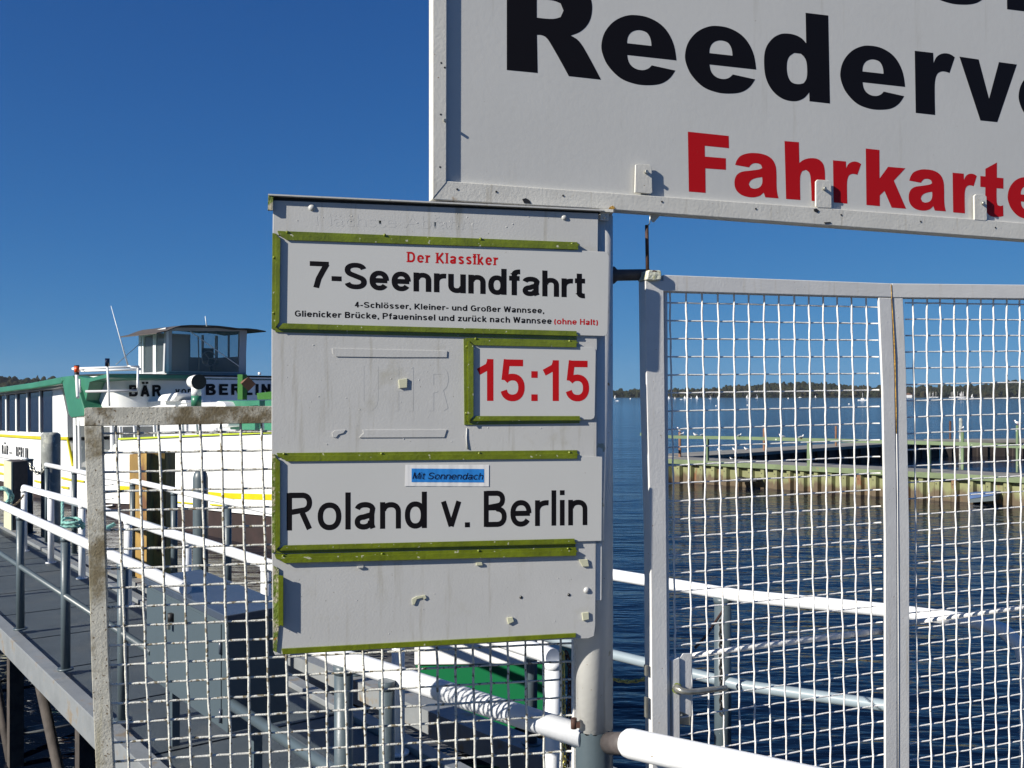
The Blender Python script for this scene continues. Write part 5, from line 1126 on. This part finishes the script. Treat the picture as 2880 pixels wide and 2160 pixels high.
gull(2057, 1292, 31.6, 8, -.8, 'gull sitting on the near walkway before the dark wall', True)

# ================================================================ FAR BOATS
def sailboat(u, v, h, face_, label, sails=2, m='sail'):
    z = min(1500, (CZ) * F / max(1.9, v - HV)); s = h / F * z; b = W(u, v, z); b.z = 0
    t = thing('sailboat', label, 'sailboat', b, 'sailboats out on the lake')
    bm = BM(); L_ = s * .55; prism(bm, [b + V(-L_ * .5, -s * .05, .1 * s), b + V(L_ * .5, -s * .05, .12 * s), b + V(L_ * .62, 0, .13 * s), b + V(L_ * .5, s * .05, .12 * s), b + V(-L_ * .5, s * .05, .1 * s)], V(0, 0, -.14 * s)); mesh_obj('hull', bm, 'hullwhite', t)
    bm = BM(); tube(bm, [b + V(.02 * s, 0, .1 * s), b + V(.02 * s, 0, s)], .014 * s, 5); mesh_obj('mast', bm, 'steel', t)
    bm = BM(); prism(bm, [b + V(.0, 0, .18 * s), b + V(.0, 0, .97 * s), b + V(-face_ * .20 * s, .06 * s, .5 * s), b + V(-face_ * .34 * s, .09 * s, .18 * s)], V(0, .01 * s, 0)); mesh_obj('mainsail', bm, m, t)
    if sails > 1: bm = BM(); prism(bm, [b + V(.04 * s * face_, 0, .16 * s), b + V(.04 * s * face_, 0, .85 * s), b + V(face_ * .30 * s, -.03 * s, .14 * s)], V(0, .01 * s, 0)); mesh_obj('foresail', bm, m, t)
for (u_, v_, h_, f_, n_, lb) in ((1730, 1120, 9, 1, 1, 'small sailboat just right of the round pole'), (1881, 1122, 9, 1, 2, 'white sailboat directly right of the gate stile'), (1898, 1122, 8, -1, 2, 'pale sailboat behind the first gate wire'),
        (1926, 1122, 10, 1, 2, 'triangular white sailboat left of the second gate wire'), (1943, 1121, 9, -1, 1, 'narrow sail close to the second gate wire'), (1960, 1122, 11, 1, 2, 'sailboat with a long white hull in the open mesh cell'),
        (1997, 1122, 12, -1, 1, 'tall narrow sail in the fourth mesh cell'), (2021, 1123, 12, 1, 1, 'tall narrow sail left of a vertical wire, near a white buoy'), (2102, 1120, 11, 1, 1, 'tall sail before the wooded hill'),
        (2128, 1120, 12, -1, 1, 'leaning sail at the foot of the wooded hill'), (2294, 1117.5, 7, 1, 1, 'tiny sail below the highest part of the wooded hill'), (2735, 1115.4, 11, 1, 1, 'white sail right of the marina')):
    sailboat(u_, v_, h_, f_, lb, n_)
def motorboat(u, v, L_, label, mast=0, group='motor boats out on the lake'):
    z = min(1500, CZ * F / max(1.9, v - HV)); s = L_ / F * z; b = W(u, v, z); b.z = 0; t = thing('motorboat', label, 'motorboat', b, group)
    bm = BM(); prism(bm, [b + V(-.5 * s, 0, .10 * s), b + V(.42 * s, 0, .10 * s), b + V(.5 * s, 0, .14 * s), b + V(.38 * s, 0, -.02 * s), b + V(-.5 * s, 0, -.02 * s)], V(0, .25 * s, 0)); mesh_obj('hull', bm, 'hullwhite', t)
    bm = BM(); prism(bm, [b + V(-.15 * s, .02 * s, .101 * s), b + V(.18 * s, .02 * s, .101 * s), b + V(.10 * s, .02 * s, .26 * s), b + V(-.15 * s, .02 * s, .26 * s)], V(0, .2 * s, 0)); mesh_obj('cabin', bm, 'hullwhite', t)
    if mast: bm = BM(); tube(bm, [b + V(0, .1 * s, .2 * s), b + V(0, .1 * s, mast * s)], .012 * s, 5); mesh_obj('mast', bm, 'hullwhite', t)
motorboat(1736, 1128, 10, 'small white motorboat right of the round pole'); motorboat(2427, 1126.5, 25, 'white motorboat with a mast left of the gate fold', .85); motorboat(2694, 1117.5, 12, 'small motorboat with a cabin in front of the marina')
motorboat(1916, 1124, 8, 'little white motorboat left of the triangular sail'); motorboat(2250, 1118.5, 9, 'distant motorboat at the foot of the wooded hill')
for u_, v_, lb in ((2014, 1142, 'white mooring buoy left of the taller two sails'), (2102, 1140, 'white mooring buoy below the tall sail'), (2388, 1137, 'white buoy left of the white motorboat'), (1773, 1122, 'tiny white buoy between pole and gate'), (2217, 1121, 'white buoy under the wooded hill')):
    z = CZ * F / (v_ - HV); s = 1.9 / F * z; p_ = W(u_, v_, z); p_.z = s * .3; bm = BM(); ball(bm, p_, s); tag(mesh_obj('buoy', bm, 'hullwhite', base=V(p_.x, p_.y, 0), norm=False), lb, 'buoy', 'white mooring buoys')
rs = random.Random(11); mar = []
MR = thing('marina', 'distant marina with a cluster of pale masts and moored yachts', 'marina', W(2650, 1115, 1480)); MR.location.z = 0
for k in range(26):
    u_ = rs.choice((rs.uniform(2612, 2652), rs.uniform(2672, 2712), rs.uniform(2700, 2712))); z = 1500; p_ = W(u_, 1115, z + rs.uniform(0, 20)); p_.z = 0; hh = rs.uniform(5, 10)
    bm = BM(); prism(bm, [p_ + V(-3, 0, 1), p_ + V(3, 0, 1), p_ + V(3.6, 0, 1.3), p_ + V(2.6, 0, -.1), p_ + V(-3, 0, -.1)], V(0, 2, 0)); mesh_obj('yacht_hull', bm, 'hullwhite', MR)
    bm = BM(); tube(bm, [p_ + V(0, 1, 1), p_ + V(0, 1, hh)], .13, 5); mesh_obj('yacht_mast', bm, 'hullwhite', MR)
t = thing('boathouse', 'distant white house on the far shore beside the gate fold', 'house', W(2555, 1115, 1520)); t.location.z = 0
p_ = t.location; bm = BM(); box(bm, p_ + V(0, 0, 2.2), V(4.5, 0, 0), V(0, 3, 0), V(0, 0, 2.2)); mesh_obj('wall', bm, 'shipwhite', t)
bm = BM(); prism(bm, [p_ + V(-5, -3.4, 4.3), p_ + V(5, -3.4, 4.3), p_ + V(0, -3.4, 6.8)], V(0, 6.8, 0)); mesh_obj('roof', bm, 'brownpost', t)

# ================================================================ AIR
bm = BM(); box(bm, V(0, 800, 30), V(2600, 0, 0), V(0, 1300, 0), V(0, 0, 37.5)); hz = mesh_obj('haze', bm, 'haze'); kind(hz, 'stuff')
